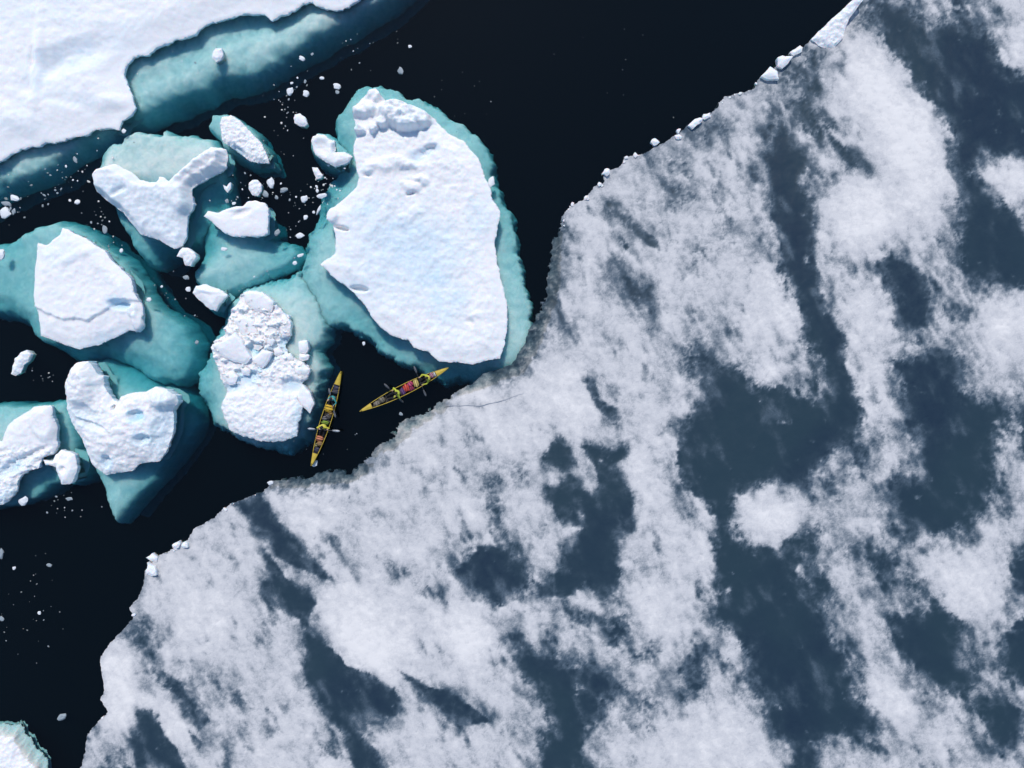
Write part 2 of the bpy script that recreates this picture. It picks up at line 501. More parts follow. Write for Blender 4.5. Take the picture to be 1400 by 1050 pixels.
DARK = [ # (points, strength, softness px)
 ([(1194,-40),(1194,0),(1246,9),(1274,37),(1303,23),(1303,0),(1303,-40),(1320,-40),(1320,0),(1323,26),(1343,40),(1360,54),(1371,86),(1400,98),(1460,120),(1470,230),(1400,206),(1343,220),(1329,237),
   (1351,257),(1371,274),(1394,300),(1410,315),(1440,392),(1375,395),(1354,391),(1323,380),(1306,337),(1314,300),(1311,257),(1303,217),(1309,183),(1286,154),(1257,120),(1234,86),(1211,57),(1206,29)],1.0,7),
 ([(1069,165),(1046,211),(1043,243),(1054,271),(1057,300),(1066,351),(1077,391),(1094,420),(1103,460),(1126,500),(1134,531),(1109,551),(1086,543),(1069,526),(1037,529),(1009,506),(966,500),
   (951,554),(931,591),(926,637),(937,666),(960,683),(980,703),(977,751),(986,801),(977,844),(1003,861),(1023,887),(1031,910),(1023,933),(1040,961),(1054,996),(1083,1024),(1090,1060),
   (1120,1060),(1111,1019),(1137,1004),(1183,1007),(1203,999),(1189,976),(1169,956),(1163,921),(1154,893),(1137,864),(1123,824),(1109,799),(1086,781),(1100,754),(1117,728),(1089,737),(1060,751),(1043,746),
   (1034,757),(1020,749),(997,723),(1003,680),(1023,663),(1060,654),(1100,663),(1109,649),(1137,620),(1174,594),(1180,571),(1174,545),(1169,529),(1156,494),(1157,460),(1137,429),(1120,394),(1114,357),
   (1117,300),(1108,270),(1094,243),(1125,237),(1109,217),(1086,194)],1.0,6),
 ([(1197,357),(1220,351),(1246,363),(1263,377),(1277,414),(1274,434),(1257,451),(1229,451),(1220,409)],0.92,6),
 ([(1271,380),(1285,388),(1297,409),(1288,408)],0.8,4),
 ([(1217,497),(1266,483),(1300,480),(1317,503),(1320,537),(1343,557),(1371,551),(1380,566),(1366,594),(1352,615),(1355,650),(1352,690),(1320,722),(1300,728),(1257,737),(1231,729),(1223,694),(1223,651),(1254,651),(1257,603),(1243,577),(1234,523)],0.97,8),
 ([(1183,759),(1223,752),(1230,775),(1200,793)],0.85,8),
 ([(1223,847),(1266,836),(1291,833),(1309,853),(1317,873),(1323,910),(1337,936),(1311,950),(1286,944),(1257,927),(1249,904),(1229,881)],1.0,6),
 ([(1374,864),(1400,844),(1450,850),(1450,943),(1400,933),(1366,910)],0.95,6),
 ([(1340,964),(1371,959),(1397,973),(1394,1007),(1374,1036),(1354,1007)],0.95,6),
 ([(1377,764),(1400,759),(1450,750),(1450,820),(1400,807),(1383,801)],0.9,7),
 ([(1353,440),(1400,430),(1440,470),(1400,520),(1390,560)],0.0,8),
 ([(1385,545),(1400,540),(1450,560),(1450,640),(1400,612),(1392,580)],0.7,7),
 ([(766,597),(777,614),(786,637),(771,640),(740,631),(754,609)],0.95,5),
 ([(800,609),(837,617),(860,606),(851,626),(829,640),(846,657),(866,674),(866,709),(871,726),(843,737),(846,780),(849,801),(820,816),(800,796),(780,816),(737,816),(723,790),(740,800),(777,770),(777,737),(797,723),(771,720),(751,680),(749,669),(777,657),(811,677),(820,666),(814,640)],1.0,5),
 ([(795,515),(812,520),(822,545),(848,560),(846,585),(832,575),(812,550)],0.75,4),
 ([(617,782),(651,760),(657,752),(694,746),(700,750),(703,767),(723,781),(717,807),(700,824),(674,824),(649,807),(637,790)],1.0,6),
 ([(322,689),(357,675),(386,720),(414,746),(456,796),(437,791),(409,777),(394,771),(374,757),(363,737)],0.95,4),
 ([(360,754),(374,769),(389,791),(414,809),(423,803),(431,826),(420,846),(426,869),(451,883),(474,910),(514,927),(543,950),(549,973),(523,990),(494,993),(489,1001),(509,1024),(523,1060),(486,1060),(477,1027),(474,1007),(451,984),(431,956),(414,927),(420,897),(417,869),(409,846),(374,829),(354,811),(363,783)],1.0,4),
 ([(543,916),(583,939),(614,947),(637,961),(657,976),(671,987),(637,993),(617,990),(600,970),(583,956)],1.0,4),
 ([(700,887),(757,896),(780,910),(820,910),(837,921),(854,944),(823,961),(826,979),(800,996),(794,1024),(809,1060),(734,1060),(743,1007),(754,987),(749,956),(720,927)],0.97,7),
 ([(940,893),(963,887),(960,921),(957,956),(940,961),(929,916)],0.75,8),
 ([(814,844),(854,839),(860,870),(843,881),(820,873)],0.8,6),
 ([(780,839),(806,836),(806,856),(783,859)],0.6,6),
 ([(871,947),(900,947),(883,979),(869,973)],0.5,9),
 ([(855,890),(900,878),(905,900),(860,915)],0.45,9),
 ([(207,917),(243,933),(267,953),(287,990),(273,997),(253,977),(233,947)],0.85,6),
 ([(190,973),(207,973),(227,1007),(247,1033),(256,1060),(187,1060),(180,1027),(173,1010),(190,1003)],0.97,5),
 ([(147,1040),(165,1030),(180,1060),(140,1060)],0.65,8),
 ([(173,863),(193,853),(203,867),(200,880),(187,883)],0.7,7),
 ([(257,1000),(277,1017),(273,1028),(260,1015)],0.8,4),
 ([(287,923),(303,930),(300,940),(290,935)],0.5,6),
 ([(307,947),(327,943),(337,963),(320,973)],0.5,7),
 ([(834,281),(849,289),(877,311),(900,329),(902,342),(886,334),(860,311),(840,294)],0.85,5),
 ([(846,320),(854,329),(860,340),(856,343)],0.75,3),
 ([(846,357),(860,371),(877,394),(889,411),(871,426),(860,397),(840,374)],0.75,6),
 ([(986,291),(997,310),(997,334),(983,330)],0.42,8),
 ([(905,250),(950,255),(960,275),(920,290)],0.32,14),
 ([(945,335),(970,330),(975,345),(950,350)],0.35,9),
 ([(949,457),(974,480),(990,505),(940,520),(930,490)],0.6,10),
 ([(745,435),(790,440),(795,455),(760,465)],0.35,12),
 ([(1071,137),(1114,120),(1126,160),(1143,163),(1126,194),(1086,171)],0.7,8),
 ([(1134,183),(1151,197),(1171,211),(1189,240),(1160,229),(1140,206)],0.85,5),
 ([(1178,-10),(1206,0),(1217,50),(1194,40),(1165,35),(1170,15)],0.45,10),
 ([(1060,95),(1105,62),(1130,75),(1110,110),(1075,130),(1055,120)],0.5,10),
 ([(938,190),(940,178),(965,167),(985,163),(990,180),(970,195)],0.62,6),
 ([(900,222),(935,205),(955,250),(920,240)],0.35,10),
 ([(760,325),(772,320),(760,420),(740,470),(715,505),(690,515),(705,490),(735,430)],0.55,9),
 ([(404,650),(470,640),(505,628),(470,665),(390,680),(360,672)],0.45,8),
 ([(665,515),(720,480),(745,470),(730,500),(690,520)],0.55,8),
 ([(660,650),(685,655),(680,672),(662,670)],0.6,5),
 ([(690,640),(720,630),(722,655),(700,662)],0.35,7),
 ([(668,680),(683,690),(690,740),(672,745)],0.5,7),
 ([(1230,465),(1270,455),(1275,470),(1235,480)],0.5,8),
 ([(1175,600),(1205,600),(1200,640),(1165,660),(1140,700),(1120,690),(1140,650)],0.30,12),
 ([(1150,735),(1180,740),(1175,765),(1150,760)],0.4,9),
 ([(1240,780),(1262,790),(1258,830),(1245,820)],0.5,8),
 ([(1110,770),(1130,790),(1150,830),(1130,820)],0.5,8),
 ([(530,770),(555,780),(560,788),(540,785)],0.6,5),
 ([(480,1010),(520,1030),(530,1060),(500,1060)],0.6,5),
 ([(436,1018),(452,1022),(448,1035),(436,1034)],0.45,5),
 ([(1470,500),(1560,460),(1540,700),(1500,760)],0.95,8), ([(1480,60),(1600,20),(1620,300),(1530,260)],0.9,8), ([(200,1120),(330,1100),(380,1190),(250,1200)],0.9,8),
 ([(640,1110),(800,1090),(820,1180),(690,1200)],0.95,8), ([(1010,1090),(1130,1080),(1180,1200),(1050,1200)],0.95,8), ([(1460,950),(1560,930),(1580,1150),(1500,1160)],0.95,8),
]
WHITE = [ # brighter drifted snow: cx, cy, rx, ry, rot, amount
 (1225,160,42,110,-28,0.30),(1180,290,60,40,0,0.22),(1268,235,30,60,-10,0.22),(505,870,45,75,-35,0.30),(640,868,28,45,-20,0.28),(1075,400,45,50,0,0.22),
 (1190,460,35,90,-8,0.15),(1325,800,45,50,0,0.24),(1380,250,30,30,0,0.22),(1385,90,30,50,0,0.2),(1050,705,45,40,0,0.25),(880,660,40,50,0,0.12),(760,540,90,40,0,0.14),
 (160,930,25,60,-5,0.25),(230,990,16,45,-40,0.25),(260,830,60,50,0,0.14),(1215,960,25,40,-25,0.25),(900,840,50,50,0,0.14),(1000,1030,70,60,0,0.2),(1260,40,30,25,0,0.15),
 (1180,540,25,60,0,0.12),(420,690,50,40,30,0.12),(690,580,80,30,0,0.1),(1380,420,25,60,0,0.15),(1050,520,50,22,10,0.16),(970,720,25,70,0,0.14),(660,700,40,30,0,0.1),
]

def snow_field(px, py, sd, X, Y):
    # streaky domain warp: the drifts run from upper left to lower right
    ca, sa = math.cos(math.radians(62)), math.sin(math.radians(62))
    u, v = (px * ca + py * sa), (-px * sa + py * ca)
    wx = 9 * fbm(px / 46, py / 46, 4, 21) + 5.5 * fbm(px / 12, py / 12, 3, 25)
    wy = 9 * fbm(px / 46, py / 46, 4, 31) + 5.5 * fbm(px / 12, py / 12, 3, 35)
    qx, qy = px + wx, py + wy
    cov = np.zeros_like(px)
    halo = np.zeros_like(px)
    inner = np.zeros_like(px)
    softn = 0.45 + 1.7 * sstep(-0.3, 0.35, fbm(px / 60, py / 60, 3, 41))
    for pts, st, soft in DARK:
        if st <= 0:
            continue
        P = np.array(pts, float)
        lo, hi = P.min(0) - 60, P.max(0) + 60
        m = (qx > lo[0]) & (qx < hi[0]) & (qy > lo[1]) & (qy < hi[1])
        if not m.any():
            continue
        kw = 0.4 if soft <= 5 else 1.0
        d = polysd(P, px[m] + kw * wx[m], py[m] + kw * wy[m])
        w = soft * (1.4 if soft > 5 else 0.9) * softn[m]
        cov[m] = np.maximum(cov[m], st * sstep(-w * 1.2, w * 1.0, d))
        halo[m] = np.maximum(halo[m], st * sstep(-58 if soft > 5 else -24, 4, d))
        inner[m] = np.maximum(inner[m], sstep(-4, 30, d))
    br = np.zeros_like(px)
    for cx, cy, rx, ry, rot, h in WHITE:
        br = np.maximum(br, bump(qx, qy, cx, cy, rx, ry, rot, h, 0.6))
    cloud = fbm(u / 110, v / 52, 5, 51, 0.55)
    fine = fbm(px / 17, py / 17, 5, 61, 0.65)
    wisp = fbm(u / 34, v / 12, 5, 65, 0.62)
    base = 0.75 - 0.06 * sstep(700, 1300, px) * sstep(350, 800, py) + 0.24 * cloud + br + 0.20 * fine + 0.16 * wisp
    hn = np.clip(0.45 + 1.5 * fbm(u / 40, v / 22, 5, 75, 0.6), 0, 1.4)
    base -= halo * hn * 0.50 * (1 - 1.4 * br)
    # thin greyish windows in the crust
    thin = sstep(0.04, 0.48, fbm(u / 60 + 3, v / 30, 5, 71, 0.6))
    base -= 0.40 * thin * (1 - sstep(0.05, 0.2, br)) * np.clip(0.7 + 1.4 * wisp, 0.2, 1.3)
    crk = ridged(px / 30 + 0.5 * cloud, py / 30, 3, 81)
    base -= 0.18 * sstep(0.80, 0.97, crk) * sstep(-0.05, 0.3, cloud + 0.3 * fine)
    # grey slush drifting inside the dark pools
    pool = 0.04 + 0.26 * (1 - inner) * np.clip(0.6 + 1.6 * fbm(px / 20, py / 20, 5, 111, 0.62), 0, 1.5) + 0.30 * sstep(-0.05, 0.55, fbm(u / 70, v / 36, 5, 91, 0.55)) + 0.40 * sstep(0.30, 0.6, fbm(px / 26, py / 26, 5, 97, 0.6))
    edge = cov * (1 - cov) * 4
    covn = np.clip(cov + edge * 1.0 * fbm(px / 8, py / 8, 4, 101, 0.75) + edge * 0.45 * wisp, 0, 1)
    val = base * (1 - covn) + pool * covn
    # water-logged rim
    rim = sstep(0.0, 0.35, sd)
    return np.clip(val * (0.92 + 0.08 * rim) * (1 - 0.42 * drown_field(px, py, sd)), 0.0, 1.15)

_cache = {}
def sheet_snow(px, py, sd, X, Y):
    if "s" not in _cache:
        _cache["s"] = snow_field(px, py, sd, X, Y)
    return _cache["s"]

def sheet_height(px, py, sd, X, Y):
    s = sheet_snow(px, py, sd, X, Y)
    z = 0.035 + 0.10 * s * s + 0.02 * fbm(X * 0.9, Y * 0.9, 3, 7)
    drown = drown_field(px, py, sd)
    z += 0.04 * sstep(0.25, 0.0, sd) * (1 - sstep(0, 0.4, drown))
    return z - 0.30 * drown

def drown_field(px, py, sd):
    # places where the rim of the sheet is water-logged and sinks ragged under the surface
    d = np.maximum(bump(px, py, 722, 470, 34, 60, 25, 1, 0.6), bump(px, py, 668, 518, 50, 14, -18, 1, 0.6))
    d = np.maximum(d, bump(px, py, 757, 360, 12, 70, 0, 0.8, 0.7))
    d = np.maximum(d, bump(px, py, 565, 580, 60, 16, -38, 1.0, 0.7))
    d = np.maximum(d, bump(px, py, 450, 652, 70, 14, -8, 1.0, 0.7))
    n = fbm(px / 14, py / 14, 5, 501, 0.62)
    return d * sstep(1.5, 0.0, sd + 0.9 * n) * np.clip(0.75 + 1.3 * n, 0, 1.3)

def sheet_rag(X, Y):
    px, py = 700 + X / S, 525 - Y / S
    soft = np.maximum(bump(px, py, 560, 585, 75, 30, -38, 1, 0.6), bump(px, py, 450, 652, 80, 24, -8, 1, 0.6))
    soft = np.maximum(soft, bump(px, py, 752, 370, 20, 90, 5, 0.7, 0.6))
    return (0.20 + 0.45 * soft) * fbm(X * 0.9, Y * 0.9, 5, 12, 0.65) + (0.13 + 0.25 * soft) * fbm(X * 2.6, Y * 2.6, 4, 14, 0.7)

sheet = empty("ice_sheet", (*W(1000, 700), 0))
tag(sheet, "vast flat grey-white sea ice sheet with dark slate melt patches, filling the right side", "sea ice")
so = heightfield("snow_crust", SHEET, 0.1, 0.1, sheet_height, -0.9, M_SHEET, None,
    ragged=sheet_rag, attr={"snow": sheet_snow}, wall=0.05, origin=W(1000, 700))
so.parent = sheet

def ribbon(name, pts, width, z, mat, parent, org):
    V, F = [], []
    P = [np.array(W(*p, z)) for p in pts]
    dense = []
    for a, b in zip(P[:-1], P[1:]):
        n = max(2, int(np.linalg.norm(b - a) / 0.12))
        dense += [a + (b - a) * i / n for i in range(n)]
    dense.append(P[-1])
    dense = np.array(dense)
    dense[:, 1] += 0.06 * gnoise(dense[:, 0] * 1.1, dense[:, 1], 3) + 0.02 * gnoise(dense[:, 0] * 5, dense[:, 1], 4)
    for i, p in enumerate(dense):
        t = dense[min(i + 1, len(dense) - 1)] - dense[max(i - 1, 0)]
        t = t / np.linalg.norm(t)
        nrm = np.array((-t[1], t[0]))
        w = width * (0.35 + 0.65 * abs(math.sin(i * 0.37) * math.cos(i * 0.13)))
        if i > len(dense) * 0.75:
            w *= max(0.15, (len(dense) - i) / (len(dense) * 0.25))
        for s in (-1, 1):
            q = p + nrm * s * w / 2
            V.append((q[0] - org[0], q[1] - org[1], z))
            V.append((q[0] - org[0], q[1] - org[1], z - 0.03))
    for i in range(len(dense) - 1):
        a = i * 4
        b = a + 4
        F += [(a, b, b + 2, a + 2), (a + 1, b + 1, b, a), (a + 2, b + 2, b + 3, a + 3)]
    return link(name, raw_mesh(name, V, F, smooth=False), mat, parent)
M_CRACK = mat_plain("crack_shadow_ice", (0.32, 0.34, 0.38), 0.7, 0.1)
ck = ribbon("crack", [(606, 554), (640, 554.5), (662, 553.5), (680, 549), (694, 545), (716, 537)], 0.024, 0.17, M_CRACK, sheet, W(1000, 700))
ck["label"] = "thin dark crack running in from the kayak side edge"

# ------------------------------------------------------------------ floes
def rag(a=0.1, f=1.2, b=0.03):
    sd = random.randint(0, 90)
    return lambda X, Y: a * fbm(X * f, Y * f, 5, sd, 0.6) + b * fbm(X * 5, Y * 5, 2, sd + 3)

def foot_height(d0, fall=0.9, deep=8, rough=0.25, tilt=(0, 0), ctr=(0, 0), seed=0, extra=None, power=1.7):
    def h(px, py, sd, X, Y):
        dd = d0 + ((px - ctr[0]) * tilt[0] + (py - ctr[1]) * tilt[1])
        dd = np.maximum(dd, 0.12)
        n = fbm(X * 0.35, Y * 0.35, 4, 130 + seed)
        dd = dd * (1 + rough * 1.2 * n) + rough * 0.35 * fbm(X * 1.6, Y * 1.6, 4, 140 + seed)
        if extra is not None:
            dd = dd + extra(px, py)
        t = np.clip(1 - sd / (fall * 0.72 * (1 + 0.5 * n)), 0, 1)
        dd = np.maximum(dd, 0.10) * (1.02 - 0.46 * sstep(0.0, 1.9, sd)) + (1.5 if deep == 8 else deep) * t ** 1.7
        return -dd
    return h

def cap_height(z_edge, rise, width, rough, fn=None, seed=0, fine=0.05):
    def h(px, py, sd, X, Y):
        e = sstep(0, 1, sd / width) 
        z = z_edge + rise * e
        z = z + rough * e * fbm(X * 0.45, Y * 0.45, 4, 160 + seed) * 1.2
        z = z + fine * fbm(X * 1.7, Y * 1.7, 5, 170 + seed, 0.62) * (0.35 + 0.65 * e)
        if fn is not None:
            z = z + fn(px, py, sd, X, Y)
        # keep a rounded lip
        return np.maximum(z, 0.05) - 0.06 * (1 - sstep(0, 0.12, sd))
    return h

def melt_shade_attr(items, noise_amt=0.35, base=0.0):  # mask for the meltwater tint and for shade painted in blue
    def a(px, py, sd, X, Y):
        m = np.full(px.shape, base)
        for cx, cy, rx, ry, rot, h in items:
            m = np.maximum(m, bump(px + 6 * fbm(px / 20, py / 20, 3, 5), py + 6 * fbm(px / 20, py / 20, 3, 9), cx, cy, rx, ry, rot, h, 0.75))
        return np.clip(m * (1 + noise_amt * 2 * fbm(X * 1.2, Y * 1.2, 4, 201)), 0, 1)
    return a

def floe(label, cap, foot, z_ref, cap_h, foot_h, mat=None, res=0.075, cat="ice floe", group=None, melt=None, zbot=-0.95, raggc=None, raggf=None, foot_ref=-0.55, foot_res=0.1, name="ice_floe", wall=0.07, under=0.8):
    c = np.mean(np.array(cap), 0)
    org = W(c[0], c[1], 0)
    e = empty(name, (*org, 0))
    tag(e, label, cat, group)
    heightfield("snow_cap", cap, z_ref, res, cap_h, zbot, mat or M_SNOW, e, wall_attr=0.35, under=under, close=True, ragged=raggc or rag(), attr={"melt": melt or melt_shade_attr([])}, origin=org, wall=wall)
    if foot is not None:
        heightfield("submerged_foot", foot, foot_ref, foot_res, foot_h, -9.5, M_FOOT, e, ragged=lambda X, Y, r=raggf or rag(0.35, 0.7, 0.06): r(X, Y) + 0.24, origin=org, wall=0.0, close=True, taper=[(0.25, 0.2), (0.6, 0.6), (0.9, 0.95)])
    return e

CAPS = {}
# --- A: large shelf in the upper left corner
A_CAP = [(-230,330),(-60,245),(0,217),(14,209),(36,200),(50,199),(60,193),(71,195),(89,189),(114,183),(129,176),(143,174),(160,176),(164,163),(176,156),(182,148),(181,141),(179,129),(171,109),
 (166,99),(170,89),(179,77),(190,74),(200,73),(212,63),(225,58),(240,52),(265,45),(275,35),(287,28),(312,23),(332,16),(350,17),(360,18),(370,27),(380,20),(400,13),(415,2),(425,0),(430,5),(455,12),(475,7),(487,0),(520,-30),(640,-190),(-230,-190)]
A_FOOT = [(-230,400),(-60,290),(0,258),(29,250),(57,237),(86,219),(114,200),(157,182),(165,177),(190,165),(225,147),(250,137),(280,125),(300,113),(320,111),(350,105),(375,92),(410,70),(445,50),(475,35),(497,20),(535,0),(590,-50),(760,-190),(-230,-190)]
def a_fn(px, py, sd, X, Y):
    z = bump(px, py, 95, 80, 42, 16, -18, -0.42, 0.8)
    z += bump(px, py, 52, 92, 7, 48, 4, 0.30, 0.8) + bump(px, py, 45, 82, 4, 14, 5, -0.22, 0.7)
    z += bump(px, py, 72, 92, 14, 8, -50, -0.22, 0.7) + bump(px, py, 44, 118, 16, 12, 0, -0.22, 0.8)
    z += bump(px, py, 150, 140, 24, 9, -8, 0.20, 0.7) + bump(px, py, 110, 140, 40, 8, 10, -0.12, 0.8) + bump(px, py, 130, 60, 60, 14, -20, -0.16, 0.9)
    z += bump(px, py, 30, 165, 40, 12, 30, 0.14, 0.8) + bump(px, py, 240, 20, 60, 16, -22, 0.12, 0.9)
    return 0.75 * z
A_MELT = melt_shade_attr([(100,78,48,22,-18,0.26),(60,112,30,22,0,0.15),(150,60,60,24,-20,0.12),(110,138,40,14,0,0.12),(30,170,30,20,0,0.12),(60,20,80,20,0,0.10)], 0.5)
floe("huge smooth white ice shelf filling the upper left corner of the picture", A_CAP, A_FOOT, 0.4, cap_height(0.24, 0.34, 2.2, 0.10, a_fn, 1, 0.08),
     foot_height(0.98, 1.1, 8, 0.45, seed=1, extra=lambda px, py: - bump(px, py, 90, 220, 110, 40, -28, 0.30, 0.7) - bump(px, py, -60, 270, 120, 50, -28, 0.2, 0.7) - bump(px, py, 330, 78, 90, 18, -24, 0.35, 0.7) - bump(px, py, 475, 18, 70, 16, -28, 0.45, 0.7) - bump(px, py, 210, 135, 30, 18, -24, 0.35, 0.7), power=1.4),
     res=0.085, melt=A_MELT, zbot=-1.1, raggc=rag(0.12, 1.0, 0.05), raggf=rag(0.3, 0.5, 0.05))

# --- B: the largest free floe
B_CAP = [(503,126),(513,119),(521,131),(529,138),(549,139),(567,143),(580,152),(595,162),(603,172),(616,183),(637,193),(642,203),(653,213),(657,224),(662,239),(670,257),(673,270),(684,288),(680,309),(676,329),(680,359),(685,382),(693,411),
 (694,434),(693,454),(689,465),(690,470),(683,490),(662,493),(647,498),(626,495),(600,495),(585,481),(565,475),(557,465),(536,459),(518,447),(508,434),(500,421),(493,411),(472,390),(459,382),(436,360),(457,346),(458,333),(457,321),(454,306),
 (445,300),(449,288),(457,279),(467,273),(485,255),(489,242),(485,221),(481,203),(485,188),(486,177),(482,159),(482,147),(490,136)]
B_FOOT = [(487,116),(500,112),(513,111),(534,116),(554,129),(580,134),(598,144),(624,162),(647,180),(670,201),(674,224),(675,249),(685,267),(701,293),(706,316),(706,346),(716,369),(721,408),(726,436),(735,470),(720,500),(690,522),(655,530),(626,520),(606,525),(575,511),
 (544,495),(518,480),(503,467),(485,452),(467,444),(440,442),(412,405),(404,372),(412,347),(415,318),(433,288),(430,262),(446,241),(461,228),(468,205),(455,188),(454,165),(475,129)]
def b_fn(px, py, sd, X, Y):
    wx, wy = px + 4 * fbm(px / 14, py / 14, 3, 301), py + 4 * fbm(px / 14, py / 14, 3, 305)
    z = bump(wx, wy, 512, 131, 11, 9, 0, 0.55, 0.5)
    z = np.maximum(z, bump(wx, wy, 500, 149, 17, 10, -10, 0.55, 0.35))
    z = np.maximum(z, bump(wx, wy, 543, 154, 24, 15, 5, 0.95, 0.35))
    z = np.maximum(z, bump(wx, wy, 556, 166, 19, 12, 0, 0.85, 0.3))
    z = np.maximum(z, bump(wx, wy, 572, 161, 16, 12, 10, 0.75, 0.35))
    z = np.maximum(z, bump(wx, wy, 524, 168, 9, 7, 0, 0.5, 0.3))
    z = np.maximum(z, bump(wx, wy, 491, 177, 8, 6, 0, 0.55, 0.3))
    z = np.maximum(z, bump(wx, wy, 511, 177, 7, 5, -10, 0.5, 0.25))
    z = z * (1 + 0.35 * fbm(px / 9, py / 9, 3, 311))
    qx, qy = px + 6 * fbm(px / 16, py / 16, 4, 331), py + 6 * fbm(px / 16, py / 16, 4, 335)
    z += bump(qx, qy, 586, 204, 11, 5.5, -20, -0.40, 0.4) + bump(qx, qy, 571, 214, 10, 6, -10, -0.16, 0.6)
    z += bump(qx, qy, 503, 231, 8, 6, 0, 0.22, 0.7) + bump(qx, qy, 503, 238, 5, 3, 0, -0.16, 0.6)
    z += bump(qx, qy, 553, 224, 15, 6, 15, 0.30, 0.6) + bump(qx, qy, 562, 256, 11, 6, 20, 0.26, 0.6) + bump(qx, qy, 577, 246, 9, 5, 25, 0.24, 0.6) + bump(qx, qy, 561, 264, 6, 3, 10, -0.2, 0.5)
    z += bump(qx, qy, 530, 225, 24, 7, 0, 0.18, 0.8) + bump(qx, qy, 569, 290, 10, 6, 0, 0.16, 0.8) + bump(qx, qy, 552, 300, 10, 6, -15, 0.14, 0.8)
    z += bump(qx, qy, 518, 298, 40, 6, -52, 0.10, 0.9) + bump(qx, qy, 648, 432, 7, 6, 0, 0.15, 0.8) + bump(qx, qy, 643, 440, 5, 4, 0, -0.14, 0.7)
    z += 0.10 * sstep(300, 200, py) * fbm(px / 18, py / 12, 4, 341, 0.6)
    z += bump(px, py, 452, 294, 9, 11, 10, 0.3, 0.35) + bump(px, py, 466, 311, 10, 3, 14, -0.4, 0.3) + bump(px, py, 490, 394, 12, 4, 8, -0.45, 0.3)
    z += bump(px, py, 565, 375, 70, 90, 0, -0.16, 0.8)
    z += 0.05 * ridged(px / 26, py / 60, 3, 321) * sstep(0, 1.2, sd)
    return z
B_MELT_SHADE = melt_shade_attr([(585,206,12,7,-20,0.5),(571,214,12,8,0,0.45),(560,335,70,40,10,0.42),(590,380,60,30,60,0.40),(500,285,26,12,-30,0.38),(620,405,18,12,0,0.45),(655,300,18,30,0,0.25),(540,350,60,60,0,0.30),(548,163,40,16,0,0.12),(480,390,20,10,20,0.3)], 0.4)  # meltwater tint; also paints blue shade into the dent and lower-left notch
floe("largest free floating white ice floe with a rubble ridge at its top, behind the kayaks", B_CAP, B_FOOT, 0.7, cap_height(0.50, 0.20, 1.2, 0.12, b_fn, 2, 0.11),
     foot_height(0.95, 0.6, 8, 0.22, seed=2, extra=lambda px, py: bump(px, py, 490, 430, 70, 14, 40, 0.35, 0.8) + bump(px, py, 440, 250, 40, 60, 0, 0.7, 0.7) + bump(px, py, 625, 515, 60, 16, 0, 0.6, 0.7) - bump(px, py, 715, 430, 20, 70, 0, 0.25, 0.7) - bump(px, py, 610, 150, 90, 20, 35, 0.2, 0.7)),
     melt=B_MELT_SHADE, zbot=-0.95, res=0.07, raggc=rag(0.10, 1.4, 0.05), raggf=rag(0.45, 0.8, 0.12))

# --- C: three lobed floe with a pale drowned shelf
C_CAP = [(122,241),(125,234),(137,226),(153,222),(166,228),(177,234),(187,243),(201,247),(211,247),(214,240),(219,240),(227,246),(243,231),(262,214),(286,198),(306,201),(308,213),(306,227),(290,238),(269,247),(259,257),(258,261),(262,277),(260,286),(253,295),(251,323),(246,334),(235,339),
 (214,327),(187,318),(173,300),(164,289),(146,275),(127,259)]
C_FOOT = [(132,209),(141,196),(166,195),(169,186),(185,180),(205,183),(221,187),(223,178),(237,183),(249,187),(262,184),(274,189),(287,190),(298,200),(306,238),(306,262),(303,280),(292,292),(272,312),(258,335),(238,345),(216,346),(212,352),(203,360),(191,357),(171,334),(159,305),(143,275),(130,255),(128,230)]
def c_fn(px, py, sd, X, Y):
    z = 0.16 * fbm(px / 7, py / 7, 4, 461, 0.65) * sstep(225, 262, px) * sstep(265, 245, py)
    z = z + 0.75 * sstep(345, 238, py + 0.12 * (px - 215)) * sstep(0, 0.5, sd) 
    z += bump(px, py, 150, 240, 20, 12, 15, 0.10, 0.6) + bump(px, py, 166, 263, 12, 4, -25, -0.2, 0.4) + bump(px, py, 246, 272, 12, 20, -25, 0.25, 0.4) + bump(px, py, 270, 236, 36, 7, -32, -0.25, 0.8)
    return z
floe("three-lobed white ice floe wrapped around a pale turquoise drowned shelf", C_CAP, C_FOOT, 0.6, cap_height(0.28, 0.10, 0.6, 0.10, c_fn, 3, 0.17),
     foot_height(1.15, 0.7, 8, 0.25, seed=3, extra=lambda px, py: -0.82 * sstep(262, 235, py) + bump(px, py, 285, 270, 26, 30, 0, 0.75, 0.8) + bump(px, py, 130, 205, 16, 26, 0, 0.8, 0.8) + bump(px, py, 240, 345, 30, 14, 0, 1.2, 0.8)), melt=melt_shade_attr([(160,262,26,20,0,0.28),(210,290,50,40,0,0.22),(230,320,30,14,0,0.2)]), zbot=-0.95, raggf=rag(0.3, 0.9, 0.08))  # melt tint here paints the bluish shade of the lower lobe

